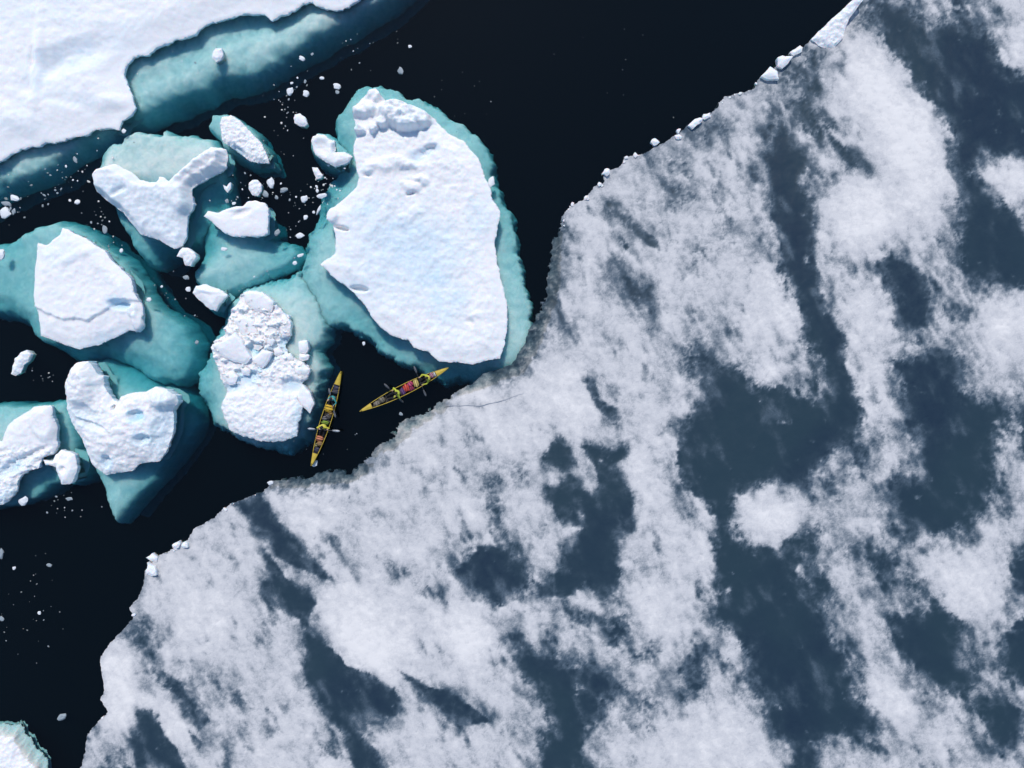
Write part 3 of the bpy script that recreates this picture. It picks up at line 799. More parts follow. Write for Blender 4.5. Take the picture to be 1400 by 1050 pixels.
# --- F: white wedge with a broad green foot
F_CAP = [(278,295),(283,288),(297,290),(317,282),(331,282),(338,275),(347,273),(361,277),(366,286),(365,318),(358,322),(319,323),(306,318)]
F_FOOT = [(262,312),(278,300),(300,285),(340,285),(362,300),(366,322),(386,331),(400,335),(405,345),(392,360),(378,367),(352,380),(325,394),(305,402),(275,398),(262,384),(262,369),(269,346)]
floe("small white wedge-shaped floe above a broad green drowned foot, right of the three-lobed floe", F_CAP, F_FOOT, 0.5, cap_height(0.42, 0.10, 0.7, 0.06, lambda px, py, sd, X, Y: bump(px, py, 330, 291, 12, 4, -20, -0.14, 0.5) + bump(px, py, 322, 285, 10, 3, -10, 0.1, 0.5), 4, 0.05),
     foot_height(0.85, 0.7, 8, 0.2, seed=4, extra=lambda px, py: bump(px, py, 275, 325, 30, 30, 0, 1.0, 0.8) + bump(px, py, 370, 340, 30, 16, 0, 0.45, 0.8)), zbot=-0.95, res=0.06)

# --- G: small block on the green foot
G_CAP = [(261,400),(267,391),(280,388),(301,396),(309,403),(293,425),(283,421)]
floe("small lone snow block between the green foot and the rubble floe", G_CAP, [(258,402),(266,389),(282,386),(304,395),(311,404),(293,428),(280,424)], 0.5, cap_height(0.38, 0.18, 0.5, 0.05, lambda px, py, sd, X, Y: bump(px, py, 283, 396, 16, 4, 10, 0.15, 0.6), 5, 0.07),
     foot_height(1.8, 0.4, 8, 0.2, seed=5), zbot=-0.95, res=0.055, mat=M_BLOCK)

# --- H: left floe with a bent crack
H_CAP = [(84,311),(92,312),(101,319),(116,325),(129,334),(141,342),(150,355),(163,366),(178,381),(182,398),(191,415),(194,443),(186,454),(171,451),(150,462),(129,471),(103,477),(81,471),(60,462),(49,458),(48,430),(44,406),(46,376),(48,351),(50,331),(62,335),(75,325),(81,321)]
H_FOOT = [(-90,420),(-90,345),(0,329),(24,316),(49,306),(73,301),(103,306),(124,319),(139,334),(167,353),(184,376),(197,402),(210,419),(236,434),(253,449),(260,469),(259,494),(249,514),(234,529),(206,522),(165,503),(134,497),(90,497),(64,480),(43,464),(26,447),(0,432)]
H_CURVE = [(44,418),(52,422),(64,428),(86,436),(103,434),(118,438),(132,430),(146,421),(152,414),(170,408),(196,412)]
def h_fn(px, py, sd, X, Y):
    cx = np.array([c[0] for c in H_CURVE]); cy = np.array([c[1] for c in H_CURVE])
    yc = np.interp(px, cx, cy) + 2.2 * fbm(px / 9, py / 9, 3, 77)
    dd = py - yc
    z = -0.20 * sstep(-1.0, 2.5, dd) - 0.16 * sstep(4, 40, dd)
    z += bump(px, py, 162, 416, 13, 6, 8, -0.45, 0.4)
    z += bump(px, py, 186, 440, 7, 12, 0, 0.30, 0.4) + bump(px, py, 180, 425, 6, 8, 0, 0.25, 0.4) + bump(px, py, 150, 375, 50, 8, 48, 0.10, 0.8) + bump(px, py, 108, 348, 26, 6, -25, 0.10, 0.7)
    return z
floe("rounded white floe crossed by a bent crack, at the left with a wide teal foot", H_CAP, H_FOOT, 0.55, cap_height(0.50, 0.14, 0.8, 0.08, h_fn, 6, 0.09),
     foot_height(1.0, 0.9, 8, 0.22, seed=6, extra=lambda px, py: bump(px, py, 10, 400, 60, 60, 0, 0.45, 0.9) + bump(px, py, 110, 490, 70, 26, 0, 1.0, 0.8) + bump(px, py, 235, 500, 50, 50, 0, 0.55, 0.9) - bump(px, py, 190, 400, 20, 50, -35, 0.35, 0.8) - bump(px, py, 60, 312, 60, 14, -10, 0.35, 0.8)),
     melt=melt_shade_attr([(162,415,15,8,8,0.75),(140,465,50,10,-15,0.3),(80,345,30,20,0,0.12)]), zbot=-0.95)  # aqua hollow, plus blue shade painted along the lower edge lobes

# --- E: rubble floe
E_CAP = [(332,402),(341,397),(360,400),(373,411),(383,421),(395,433),(397,459),(388,470),(392,482),(408,492),(421,499),(424,512),(414,522),(410,540),(413,556),(408,581),(405,597),(373,605),(355,603),(328,596),(315,589),(304,568),(301,552),(308,536),(303,522),(297,504),(292,487),(288,475),(300,462),(309,457),(307,449),(315,432),(317,424)]
E_FOOT = [(389,379),(405,372),(425,385),(436,415),(447,448),(443,467),(433,480),(444,504),(435,525),(429,568),(416,600),(389,621),(355,614),(320,600),(285,581),(275,563),(261,531),(264,509),(277,488),(288,461),(299,435),(312,411),(333,395),(360,384)]
def e_fn(px, py, sd, X, Y):
    up = sstep(500, 470, py)
    lump = fbm(px / 11, py / 11, 4, 401, 0.6)
    z = 0.30 * up * sstep(-0.1, 0.5, lump) + 0.10 * up
    z += 0.14 * (1 - up) * fbm(px / 7, py / 7, 4, 405, 0.65)
    z += bump(px, py, 350, 478, 12, 8, 0, -0.45, 0.4) + bump(px, py, 368, 490, 9, 18, 35, -0.3, 0.5) + bump(px, py, 335, 514, 16, 8, 0, -0.35, 0.5) + 0.22 * sstep(540, 515, py) * sstep(0.0, 0.4, fbm(px / 8, py / 8, 4, 471, 0.6)) + bump(px, py, 385, 470, 10, 14, 0, -0.35, 0.5) + bump(px, py, 398, 528, 12, 9, 0, -0.4, 0.5) + bump(px, py, 320, 530, 20, 8, -20, -0.3, 0.6)
    z += bump(px, py, 365, 570, 44, 28, 10, 0.28, 0.7)
    return z
floe("oval floe heaped with broken snow rubble, right beside the slanted kayak", E_CAP, E_FOOT, 0.35, cap_height(0.26, 0.12, 0.5, 0.08, e_fn, 7, 0.12),
     foot_height(0.6, 0.75, 8, 0.25, seed=7, extra=lambda px, py: bump(px, py, 275, 530, 26, 50, 0, 0.75, 0.8) + bump(px, py, 300, 440, 20, 30, -30, 0.5, 0.8) + bump(px, py, 400, 385, 40, 16, 0, 0.25, 0.8) - bump(px, py, 415, 500, 26, 60, 0, 0.25, 0.8) + bump(px, py, 390, 612, 50, 10, -10, 0.5, 0.8)), mat=M_ROUGH,
     melt=melt_shade_attr([(350,478,11,8,0,0.9),(368,490,8,18,35,0.7),(335,516,18,8,0,0.7),(386,472,8,12,0,0.5),(398,528,12,8,0,0.5),(316,530,16,5,-20,0.5),(408,575,6,26,0,0.35)]), zbot=-1.2, res=0.06, raggc=rag(0.16, 1.6, 0.06), raggf=rag(0.35, 1.1, 0.15))

# --- I: heart shaped floe
I_CAP = [(98,504),(105,496),(123,493),(131,506),(134,513),(140,514),(141,527),(152,545),(161,550),(165,542),(180,537),(198,535),(211,529),(229,532),(242,540),(243,550),(236,560),(234,589),(226,612),(213,632),(185,635),(175,645),(159,648),(139,651),(121,637),(113,619),(111,604),(98,583),(90,558),(90,529)]
I_FOOT = [(88,535),(95,502),(106,493),(134,489),(165,500),(206,524),(234,532),(246,545),(255,566),(257,580),(252,599),(231,627),(213,653),(180,691),(157,719),(152,718),(136,679),(123,650),(109,615),(94,580)]
def i_fn(px, py, sd, X, Y):
    wx, wy = px + 3 * fbm(px / 12, py / 12, 3, 421), py + 3 * fbm(px / 12, py / 12, 3, 425)
    z = 0.35 * sstep(640, 560, py) + bump(wx, wy, 112, 525, 18, 30, 10, 0.55, 0.6) + bump(wx, wy, 225, 545, 16, 13, 0, 0.5, 0.5) + bump(wx, wy, 165, 595, 40, 22, -10, 0.30, 0.7)
    z += bump(wx, wy, 188, 568, 9, 6, 0, -0.45, 0.5) + bump(wx, wy, 195, 600, 8, 6, -20, -0.45, 0.5) + bump(wx, wy, 143, 631, 6, 8, 10, -0.4, 0.4) + bump(px, py, 156, 557, 1.6, 3.2, 10, -0.7, 0.4) + bump(wx, wy, 125, 580, 20, 4, 20, -0.35, 0.5)
    z += bump(wx, wy, 220, 590, 10, 26, 15, -0.3, 0.6) + bump(wx, wy, 118, 562, 16, 8, 30, -0.3, 0.6)
    z += 0.16 * fbm(px / 9, py / 9, 4, 431, 0.6)
    return z
floe("heart-shaped lumpy white floe pointing down over a blue submerged tip, at left", I_CAP, I_FOOT, 0.7, cap_height(0.30, 0.30, 0.7, 0.10, i_fn, 8, 0.09),
     foot_height(1.0, 0.85, 8, 0.2, seed=8, extra=lambda px, py: bump(px, py, 245, 580, 24, 50, 0, 1.1, 0.9) + bump(px, py, 190, 515, 60, 26, 20, 0.9, 0.8) - bump(px, py, 150, 700, 20, 30, 0, 0.35, 0.8) + bump(px, py, 215, 640, 30, 20, 0, 0.4, 0.8)), mat=M_ROUGH,
     melt=melt_shade_attr([(188,568,11,8,0,0.7),(195,600,11,9,0,0.6),(143,631,9,10,0,0.6),(222,585,16,34,10,0.35),(118,570,24,16,30,0.3)]), zbot=-0.95, res=0.06, raggf=rag(0.2, 0.8, 0.05))

# --- J: floe at the left border
J_CAP = [(-110,600),(-60,590),(0,604),(7,583),(17,574),(38,561),(45,556),(67,554),(70,566),(78,586),(75,597),(76,609),(69,622),(55,626),(50,641),(39,643),(27,650),(21,658),(19,672),(7,687),(0,690),(-110,700)]
J_FOOT = [(-120,560),(0,556),(17,555),(41,556),(69,552),(87,552),(94,574),(99,600),(98,617),(80,646),(74,663),(62,665),(51,677),(36,683),(17,690),(0,694),(-120,710)]
def j_fn(px, py, sd, X, Y):
    z = 0.14 * sstep(600, 625, py) * fbm(px / 7, py / 7, 4, 441, 0.6) * 2.4 + bump(px, py, 58, 578, 15, 24, -20, 0.22, 0.3)
    z += bump(px, py, 12, 640, 22, 8, -30, -0.3, 0.6) + bump(px, py, 40, 622, 24, 4, -25, -0.25, 0.5)
    return z
floe("rough-edged white floe cut by the left border with a pale drowned rim", J_CAP, J_FOOT, 0.45, cap_height(0.32, 0.14, 0.5, 0.08, j_fn, 9, 0.08),
     foot_height(0.75, 0.55, 8, 0.22, seed=9, extra=lambda px, py: bump(px, py, 60, 650, 50, 30, -30, 0.45, 0.8)), mat=M_ROUGH, zbot=-0.95, res=0.06, melt=melt_shade_attr([(12,640,24,10,-30,0.4),(10,680,30,12,-20,0.35)]))
K_CAP = [(74,622),(82,615),(93,617),(101,622),(104,643),(99,657),(93,662),(82,662),(77,650),(74,639),(60,636),(57,629),(69,631)]
floe("chunky snow block at the right edge of the floe on the left border", K_CAP, [(70,620),(82,612),(95,614),(104,622),(107,645),(100,661),(84,666),(73,650)], 0.5, cap_height(0.42, 0.2, 0.4, 0.06, lambda px, py, sd, X, Y: bump(px, py, 86, 642, 4, 4, 0, -0.2, 0.5) + bump(px, py, 86, 626, 8, 5, 0, -0.12, 0.6), 10, 0.10), foot_height(1.6, 0.4, 8, 0.2, seed=10), zbot=-0.95, res=0.055, mat=M_BLOCK)

# --- M: lower left corner
M_CAP = [(-120,985),(0,996),(10,997),(22,995),(27,1003),(31,1010),(38,1014),(42,1026),(52,1037),(55,1052),(50,1120),(-120,1150)]
M_FT = [(-120,985),(0,994),(9,996),(23,992),(27,998),(29,1007),(37,1010),(40,1023),(53,1034),(59,1045),(62,1060),(60,1130),(-120,1180)]
def m_height(px, py, sd, X, Y):
    e = sd + 0.35 * fbm(X * 1.3, Y * 1.3, 4, 481, 0.6)
    z = -0.42 + 0.60 * sstep(0.0, 1.0, e) + 0.12 * sstep(0.8, 2.0, e)
    return z + 0.16 * fbm(X * 2.2, Y * 2.2, 5, 485, 0.62) * sstep(0.1, 0.9, e)
floe("corner of a bright crumbly floe with an aqua rim at the lower left", M_FT, None, 0.0, m_height, None, mat=M_ROUGH, zbot=-0.75, under=0.5, res=0.06, raggc=rag(0.25, 1.4, 0.08))

# --- N, O: the two middling free chunks
N_CAP = [(301,158),(315,156),(326,163),(340,177),(356,195),(366,215),(367,222),(356,222),(340,219),(329,211),(317,202),(303,193),(300,179),(299,167)]
floe("long rough spindle of snow afloat above the white wedge", N_CAP, [(283,171),(290,157),(303,155),(318,156),(342,177),(362,203),(368,222),(340,222),(324,214),(308,205),(299,186)], 0.4, cap_height(0.26, 0.16, 0.4, 0.06, lambda px, py, sd, X, Y: 0.20 * fbm(px / 6, py / 6, 4, 451, 0.65) + bump(px, py, 325, 205, 10, 4, 35, -0.3, 0.5), 12, 0.08), foot_height(0.7, 0.4, 8, 0.2, seed=12), mat=M_ROUGH, zbot=-0.95, res=0.05, melt=melt_shade_attr([(323,206,12,6,35,0.6)]))
O_CAP = [(427,186),(433,181),(444,183),(450,189),(456,191),(457,199),(456,207),(470,207),(481,213),(476,220),(457,227),(444,221),(431,210),(426,201),(425,191)]
floe("boot-shaped snow chunk touching the left side of the largest free floe", O_CAP, [(424,188),(433,179),(446,181),(460,192),(476,205),(484,214),(476,224),(456,230),(440,222),(426,206)], 0.4, cap_height(0.30, 0.10, 0.3, 0.06, lambda px, py, sd, X, Y: bump(px, py, 440, 200, 9, 10, 0, -0.22, 0.7) + bump(px, py, 458, 201, 5, 5, 0, -0.2, 0.6), 13, 0.08), foot_height(0.8, 0.4, 8, 0.2, seed=13), mat=M_ROUGH, zbot=-0.95, res=0.05)
for nm, pl in (("A", A_CAP), ("B", B_CAP), ("C", C_CAP), ("F", F_CAP), ("G", G_CAP), ("H", H_CAP), ("E", E_CAP), ("I", I_CAP), ("J", J_CAP), ("K", K_CAP), ("M", M_CAP), ("N", N_CAP), ("O", O_CAP), ("S", SHEET)):
    CAPS[nm] = np.array(pl, float)

# ------------------------------------------------------------------ snow blocks lying on the rubble floe
def epx(pts):
    return [(240 + x / 3.75, 360 + y / 3.75) for x, y in pts]
def block(label, pts, z0, z1, tilt, group=None, name="snow_block", mat=None, res=0.035, cat="snow block", zbot=None, dome=0.06, fine=0.03):
    c = np.mean(np.array(pts), 0)
    org = W(c[0], c[1], z0)
    def h(px, py, sd, X, Y):
        e = sstep(0, 0.18, sd)
        z = z1 + ((px - c[0]) * tilt[0] + (py - c[1]) * tilt[1]) * S
        z = z + dome * sstep(0, 0.6, sd) + fine * fbm(X * 3, Y * 3, 4, int(c[0]) % 50) - 0.07 * (1 - e)
        return np.maximum(z, z0 + 0.06)
    o = heightfield(name, pts, z1, res, h, z0, mat or M_BLOCK, None, ragged=lambda X, Y: 0.05 * fbm(X * 2.2, Y * 2.2, 4, int(c[1]) % 40), attr={"melt": melt_shade_attr([])}, origin=org, wall=0.03)
    o.location = (*org, 0)
    tag(o, label, cat, group)
    return o
G_BL = "snow blocks heaped on the rubble floe"
block("flat-topped snow slab at the upper end of the rubble floe", epx([(345,150),(380,138),(450,150),(505,195),(490,250),(450,255),(390,240),(350,200)]), 0.15, 0.72, (0.10, -0.18), G_BL)
block("tilted snow slab just below the top slab of the rubble floe", epx([(300,290),(350,265),(400,290),(425,350),(410,385),(370,395),(330,350)]), 0.15, 0.66, (-0.15, -0.12), G_BL)
block("small snow lump in the middle of the rubble heap", epx([(430,360),(480,355),(505,395),(490,425),(440,410)]), 0.15, 0.62, (0.2, -0.1), G_BL)
block("largest cracked snow slab at the left side of the rubble floe", epx([(180,420),(270,380),(310,355),(345,400),(360,440),(385,485),(350,515),(290,505),(220,470)]), 0.1, 0.80, (0.08, -0.22), G_BL)
block("jagged snow block beside the blue hollow of the rubble floe", epx([(385,490),(430,460),(445,440),(495,455),(470,500),(440,535),(400,525)]), 0.1, 0.62, (0.05, -0.2), G_BL)
block("crooked snow piece below the largest slab of the rubble floe", epx([(220,540),(240,525),(260,560),(295,550),(320,580),(300,620),(270,625),(235,590)]), 0.05, 0.45, (0.1, -0.1), G_BL)
block("small upright snow cube near the right rim of the rubble floe", epx([(628,400),(675,392),(680,440),(665,465),(630,455)]), -0.2, 0.48, (0.0, -0.1), G_BL)
block("round snow ball under the small cube on the rubble floe", epx([(630,465),(660,458),(685,470),(678,495),(650,502),(630,490)]), -0.2, 0.34, (0, 0), G_BL, dome=0.2)
block("pointed white slab at the lower right of the rubble floe, nearest the kayak", epx([(615,690),(650,620),(690,660),(710,720),(685,770),(640,730)]), -0.25, 0.42, (0.12, -0.15), G_BL)
block("lumpy snow piece above the pointed slab on the rubble floe", epx([(600,530),(650,510),(690,540),(680,570),(645,582),(608,570)]), 0.0, 0.46, (0, -0.1), G_BL, dome=0.14)
block("ragged snow lump at the upper right of the rubble heap", epx([(505,285),(560,260),(590,300),(585,370),(545,380),(515,340)]), 0.1, 0.52, (0.1, -0.1), G_BL, fine=0.12)
block("low snow lump at the upper left of the rubble heap", epx([(255,340),(285,270),(330,255),(325,330),(290,350)]), 0.1, 0.45, (-0.1, -0.1), G_BL, fine=0.12)

block('small jagged snow cube left of the blue hollow on the rubble floe', epx([(395, 415), (425, 395), (445, 425), (420, 445), (400, 440)]), 0.05, 0.44, (0.05, -0.2), G_BL)
block('little snow clod between the largest slab and the smooth lower part', epx([(330, 540), (360, 525), (385, 545), (370, 575), (340, 570)]), 0.05, 0.44, (0.05, -0.2), G_BL)
block('small snow clod right of the blue hollow on the rubble floe', epx([(500, 440), (530, 425), (550, 455), (530, 480), (505, 470)]), 0.05, 0.44, (0.05, -0.2), G_BL)
block('flat snow chip on the right shoulder of the rubble floe', epx([(560, 470), (590, 460), (605, 490), (580, 510), (560, 495)]), 0.05, 0.44, (0.05, -0.2), G_BL)
block('small broken snow clod just above the smooth lower part', epx([(420, 560), (450, 548), (475, 565), (455, 590), (425, 585)]), 0.05, 0.44, (0.05, -0.2), G_BL)
# snow lumps stranded along the rim of the ice sheet
G_ED = "snow lumps stranded along the rim of the ice sheet"
def edge(label, pts, z1=0.5, tilt=(0.05, -0.15), **kw):
    block(label, pts, -0.05, 0.12 + 0.62 * z1, tilt, G_ED, name="snow_lump", cat="snow lump", **kw)
def blob_pts(cx, cy, rx, ry, rot, n=9, seed=0):
    r = random.Random(seed * 7 + int(cx) * 3 + int(cy))
    a0 = math.radians(rot)
    out = []
    for i in range(n):
        a = 2 * math.pi * i / n
        k = 1 + r.uniform(-0.38, 0.3)
        u, v = rx * k * math.cos(a), ry * k * math.sin(a)
        out.append((cx + u * math.cos(a0) - v * math.sin(a0), cy + u * math.sin(a0) + v * math.cos(a0)))
    return out
edge("biggest snow bank on the ice sheet rim at the top of the picture", [(1111,51),(1120,42),(1137,26),(1154,11),(1168,-2),(1178,2),(1162,24),(1158,34),(1155,49),(1143,63),(1126,60)], 0.62, (-0.02, -0.25), fine=0.12)
edge("sliver of snow just below the biggest bank on the sheet rim", [(1081,70),(1094,62),(1098,64),(1097,70),(1086,75)], 0.4)
edge("white square snow block, middle of three on the upper sheet rim", [(1064,78),(1070,76),(1084,77),(1078,86),(1071,92),(1064,89)], 0.5)
edge("white triangular snow block, lowest of three on the upper sheet rim", [(1041,103),(1053,91),(1063,97),(1066,107),(1052,107)], 0.55)
edge("long low snow lump beside a grey melt patch on the sheet rim", blob_pts(951,167,12,5.5,-28), 0.38, fine=0.1)
edge("flat snow bit right of the long low lump on the sheet rim", blob_pts(967,158,6,3.5,-20), 0.3)
edge("tiny round snow lump left of the long low lump", blob_pts(928,178,3.4,3,0), 0.3)
edge("tiny snow lump just under another one on the sheet rim", blob_pts(927.5,186,4.2,3.2,0), 0.26)
edge("small forked snow lump on the rim above a grey patch", blob_pts(896,194.5,5.5,5,30), 0.36)
edge("round snow lump perched on a corner of the rim", blob_pts(829,234.5,5,5,0), 0.42, dome=0.16)
edge("speck of snow on the rim between two larger lumps", blob_pts(857,214.5,2.4,2,0), 0.24)
edge("left one of a pair of snow lumps on the lower sheet rim", blob_pts(240,745.5,5.6,5,20), 0.42)
edge("right one of a pair of snow lumps on the lower sheet rim", blob_pts(252,746,5,4.6,0), 0.38)
edge("thin pointed snow flake jutting out over the water from the rim", [(198,763),(208,757),(215,762),(213,769),(206,768)], 0.22)
edge("bulky snow lump at the corner of the lower sheet rim", blob_pts(206,780,7.5,10,0), 0.42, fine=0.08)

_rr = random.Random(3)
_path = SHEET[2:31] + SHEET[47:66]
def _crumbs(path, n, label, group):
    made = 0
    while made < n:
        i = _rr.randrange(len(path) - 1)
        t = _rr.random()
        x = path[i][0] + (path[i + 1][0] - path[i][0]) * t + _rr.uniform(-1, 3)
        y = path[i][1] + (path[i + 1][1] - path[i][1]) * t + _rr.uniform(-1, 3)
        r = 0.9 + 2.0 * _rr.random() ** 2
        block(label, blob_pts(x, y, r * 1.3, r, _rr.uniform(0, 180), 7, made), 0.0, 0.17 + 0.03 * r, (_rr.uniform(-0.2, 0.2), -0.15), group, name="snow_crumb", cat="snow crumb", dome=0.02)
        made += 1
_crumbs(SHEET[2:26], 26, "tiny snow crumb on the upper rim of the ice sheet", "snow crumbs on the upper sheet rim")
_crumbs(SHEET[49:66], 16, "tiny snow crumb on the lower left rim of the ice sheet", "snow crumbs on the lower sheet rim")

# ------------------------------------------------------------------ floating brash
import bmesh
def brash_mesh(seed, mat, flat=0.55, jag=0.35):
    r = random.Random(seed)
    bm = bmesh.new()
    bmesh.ops.create_icosphere(bm, subdivisions=2, radius=1.0)
    off = r.uniform(0, 50)
    planes = [Vector((r.uniform(-1, 1), r.uniform(-1, 1), r.uniform(-0.2, 1))).normalized() for _ in range(6)]
    for v in bm.verts:
        c = v.co.copy()
        k = 1 + jag * float(gnoise(np.array([c.x * 1.6 + off + c.z]), np.array([c.y * 1.6 - off - c.z]), 2)[0]) * 1.6
        c *= k
        for p in planes:
            dd = c.dot(p) - 0.72
            if dd > 0:
                c -= p * dd * 0.85
        v.co = Vector((c.x, c.y, c.z * flat))
    me = bpy.data.meshes.new("brash")
    bm.to_mesh(me)
    bm.free()
    me.materials.append(mat)
    return me
BR = [brash_mesh(i, M_BRASH) for i in range(10)]
BG = [brash_mesh(40 + i, M_BRASH_GREY, 0.4) for i in range(6)]
def chunk(px, py, rx, ry, rot, label, group=None, grey=False, z=None, name="ice_chunk", cat="ice chunk"):
    k = random.randrange(100)
    o = bpy.data.objects.new(name, (BG if grey else BR)[k % (6 if grey else 10)])
    COL.objects.link(o)
    r = min(rx, ry) * S
    zz = (0.10 * r if z is None else z)
    o.location = (*W(px, py, zz), zz)
    o.scale = (rx * S, ry * S, max(0.35 * (rx + ry) * S, 0.05))
    o.rotation_euler = (0, 0, math.radians(-rot))
    tag(o, label, cat, group)
    return o
def chunk_poly(label, pts, z1=0.3, **kw):
    block(label, pts, -0.35, z1, (0.05, -0.15), None, name="ice_chunk", cat="ice chunk", **kw)

chunk_poly("round snowy chunk with a ball on it, below the three-lobed floe", [(243,345),(249,338),(258,339),(266,345),(268,351),(262,358),(259,363),(251,362),(249,352),(240,350)], 0.38, fine=0.08)
chunk_poly("slim grey-white ice chunk alone left of the heart-shaped floe", [(14,504),(20,490),(29,482),(38,478),(43,484),(38,494),(31,499),(26,510),(18,514),(12,511)], 0.22, fine=0.1)
chunk_poly("white chunk resting over the teal foot of the corner shelf", [(289,78),(290,70),(295,66),(303,66),(305,74),(300,81),(294,84)], 0.28, fine=0.08)
chunk_poly("bright egg-shaped chunk alone in the dark water", [(401,161),(403,156),(410,155),(417,160),(420,168),(415,172),(408,171),(402,167)], 0.3)
chunk_poly("white cauliflower-shaped chunk between spindle and wedge", [(340,250),(345,246),(352,246),(357,252),(357,261),(351,267),(344,266),(339,258)], 0.26, fine=0.12)
chunk_poly("small white lump sitting just below the boot-shaped chunk", [(427,229),(434,229),(437,233),(441,239),(438,243),(432,244),(429,238)], 0.28, fine=0.08)
chunk_poly("white wedge chip at the right flank of the three-lobed floe", [(304,252),(309,254),(315,249),(315,257),(310,263),(306,258)], 0.22)
CH = [
 (396,125.5,5,5.8,0,"diamond-shaped white chunk in the upper middle water",0),(418.5,128,5,5,20,"square white chunk right of the diamond-shaped one",0),
 (461,118,6,4.5,10,"broken white chunk beside the top left of the largest floe",0),(461,126,3.2,3,0,"small bits of ice just under the broken chunk",1),(440,107,3.8,2.6,10,"curved white flake north of the square chunk",0),
 (399,113.5,2.2,2,0,"white dot above the diamond-shaped chunk",0),(417,111.5,2,3,20,"grey sliver above the square chunk",1),(413,80,5,3.4,25,"white sliver floating off the corner shelf",0),(427,74,2.4,2.2,0,"pale dot beyond the sliver off the corner shelf",1),
 (370,251,5.5,7.5,-20,"ragged pale chunk right of the cauliflower chunk",0),(388,260,7,3.6,-30,"grey curved slab right of the ragged pale chunk",1),(363,265.5,5,5,0,"grey rounded disc below the cauliflower chunk",1),(378,270,3,3,0,"small grey disc right of the larger grey disc",1),
 (310,275,2.4,3.5,0,"narrow chip left above the wedge floe",1),(320,278,2.8,2.5,0,"white knob touching the top of the wedge floe",0),(415.5,272.5,5.2,5.2,0,"round white chunk at the rim of the turquoise shallows",0),
 (439,268,7,3.8,-10,"white almond-shaped chunk over the turquoise shallows",0),(436,286.5,2.2,7.5,25,"white rod-shaped splinter over the turquoise shallows",0),(418,297,3,4,0,"small white triangle at the edge of the shallows",0),(379.5,318,3.6,5.4,25,"grey hollow chip right of the wedge floe",1),
 (410.5,322,6.2,3.8,-8,"white chip with a pale skirt above the dark gap",0),(403,360,3.6,3.4,0,"white dot in the dark gap left of the largest floe",0),(411,349,5,2.6,-15,"thin pale flake above the dot in the dark gap",0),(306.5,340.5,4.5,3.2,10,"white star-shaped chip over the green foot",0),
 (20,271,7.5,5,15,"white egg-shaped chunk near the left border",0),(8,278.5,6.5,3.8,10,"grey flat chunk left of the egg-shaped one",1),(7.5,291,8,8,0,"white and grey lump cut by the left border",0),(19,289,3,4.5,0,"grey stub between egg-shaped chunk and border lump",1),
 (2,349,5,9,0,"pale chunk on the left border over the teal foot",0),(106,276.5,4.2,3.4,0,"brightest small chunk left of the three-lobed floe",0),(102.5,218,3,5.8,-15,"upright grey chip under the corner shelf",1),(169.5,179,3.4,3.2,-20,"white crumb wedged between shelf and three-lobed floe",0),
 (143,314,4,6.5,0,"grey-white arrowhead chip in the gap right of the cracked floe",1),(166,343,2.6,3.2,0,"white dot at the right shoulder of the cracked floe",0),(203.5,410,4,3.6,0,"white crumb at the tip of the cracked floe",0),
 (254,379.5,4,3.6,0,"pale ring chip left of the lone snow block",1),(257,395.5,4.2,3.4,0,"chip touching the lone snow block from the left",0),(269.5,468,2.8,3,0,"lone grey dot in the channel left of the rubble floe",1),(221,392,2,2,0,"white dot in the channel above the green foot",0),
 (31.5,686,7.5,6,-20,"rounded white chunk under the left border floe",0),(95,682,5.5,2.6,10,"flat pale chip left of the submerged heart tip",1),(85.5,980,7,4.6,-22,"grey pointed chip alone in the lower left water",1),(67,772.5,4.2,2.8,0,"grey oval chip in the left channel",1),
 (547.5,97,5,5,10,"grey nick of ice above the largest floe",1),(560.5,63.5,3,2.6,0,"bright dot high in the dark water",0),(19,777,2.6,2.6,0,"bright dot near the left border mid channel",0),(53.5,838,2.8,2.4,0,"small bright triangle in the lower left channel",0),(2,846,4,3.4,20,"grey chip on the left border",1),
 (431,634,3.2,5,30,"slim pale ice sliver at the bow of the slanted kayak",0),(548,566,3.2,2.6,0,"faint ice dot between the two kayaks and the sheet",1),(497,469.5,2,3,0,"tiny white dot south of the largest floe",0),(2,757,3,8,0,"faint pale sliver at the left border",1),
 (672,249,5,8,15,"white crumb against the right flank of the largest floe",0),(370,660,5,3,-15,"pale crumbs stuck at the rim of the sheet",0),
]
for x, y, rx, ry, rot, lab, g in CH:
    chunk(x, y, rx, ry, rot, lab, None, bool(g))

def scatter(n, cx, cy, sx, sy, rot, label, group, rmin=0.8, rmax=2.4, grey=0.68, avoid="ABCFGHEIJKMNOS", power=2.2):
    a = math.radians(rot)
    made = 0
    tries = 0
    while made < n and tries < n * 30:
        tries += 1
        u, v = random.gauss(0, 0.55) * sx, random.gauss(0, 0.55) * sy
        x, y = cx + u * math.cos(a) - v * math.sin(a), cy + u * math.sin(a) + v * math.cos(a)
        if not (-15 < x < 1415 and -15 < y < 1065):
            continue
        px, py = np.array([x]), np.array([y])
        if any(polysd(CAPS[k], px, py)[0] > -2.5 for k in avoid):
            continue
        r = rmin * 0.8 + (rmax - rmin) * random.random() ** power
        chunk(x, y, r * random.uniform(0.8, 1.3), r * random.uniform(0.65, 1.0), random.uniform(0, 180), label, group, random.random() < grey, name="ice_fragment", cat="ice fragment", z=random.choice((0.0, 0.0, -0.02, -0.05)))
        made += 1
scatter(58, 88, 246, 75, 34, -22, "tiny ice crumb in the brash below the corner shelf", "brash crumbs below the corner shelf", 0.7, 2.6)
scatter(12, 20, 285, 26, 18, 0, "tiny ice crumb near the left border above the cracked floe", "brash crumbs above the cracked floe", 0.8, 2.4)
scatter(26, 138, 306, 26, 40, -20, "tiny ice crumb in the gap between cracked and three-lobed floe", "brash crumbs between cracked and three-lobed floe", 0.7, 2.0)
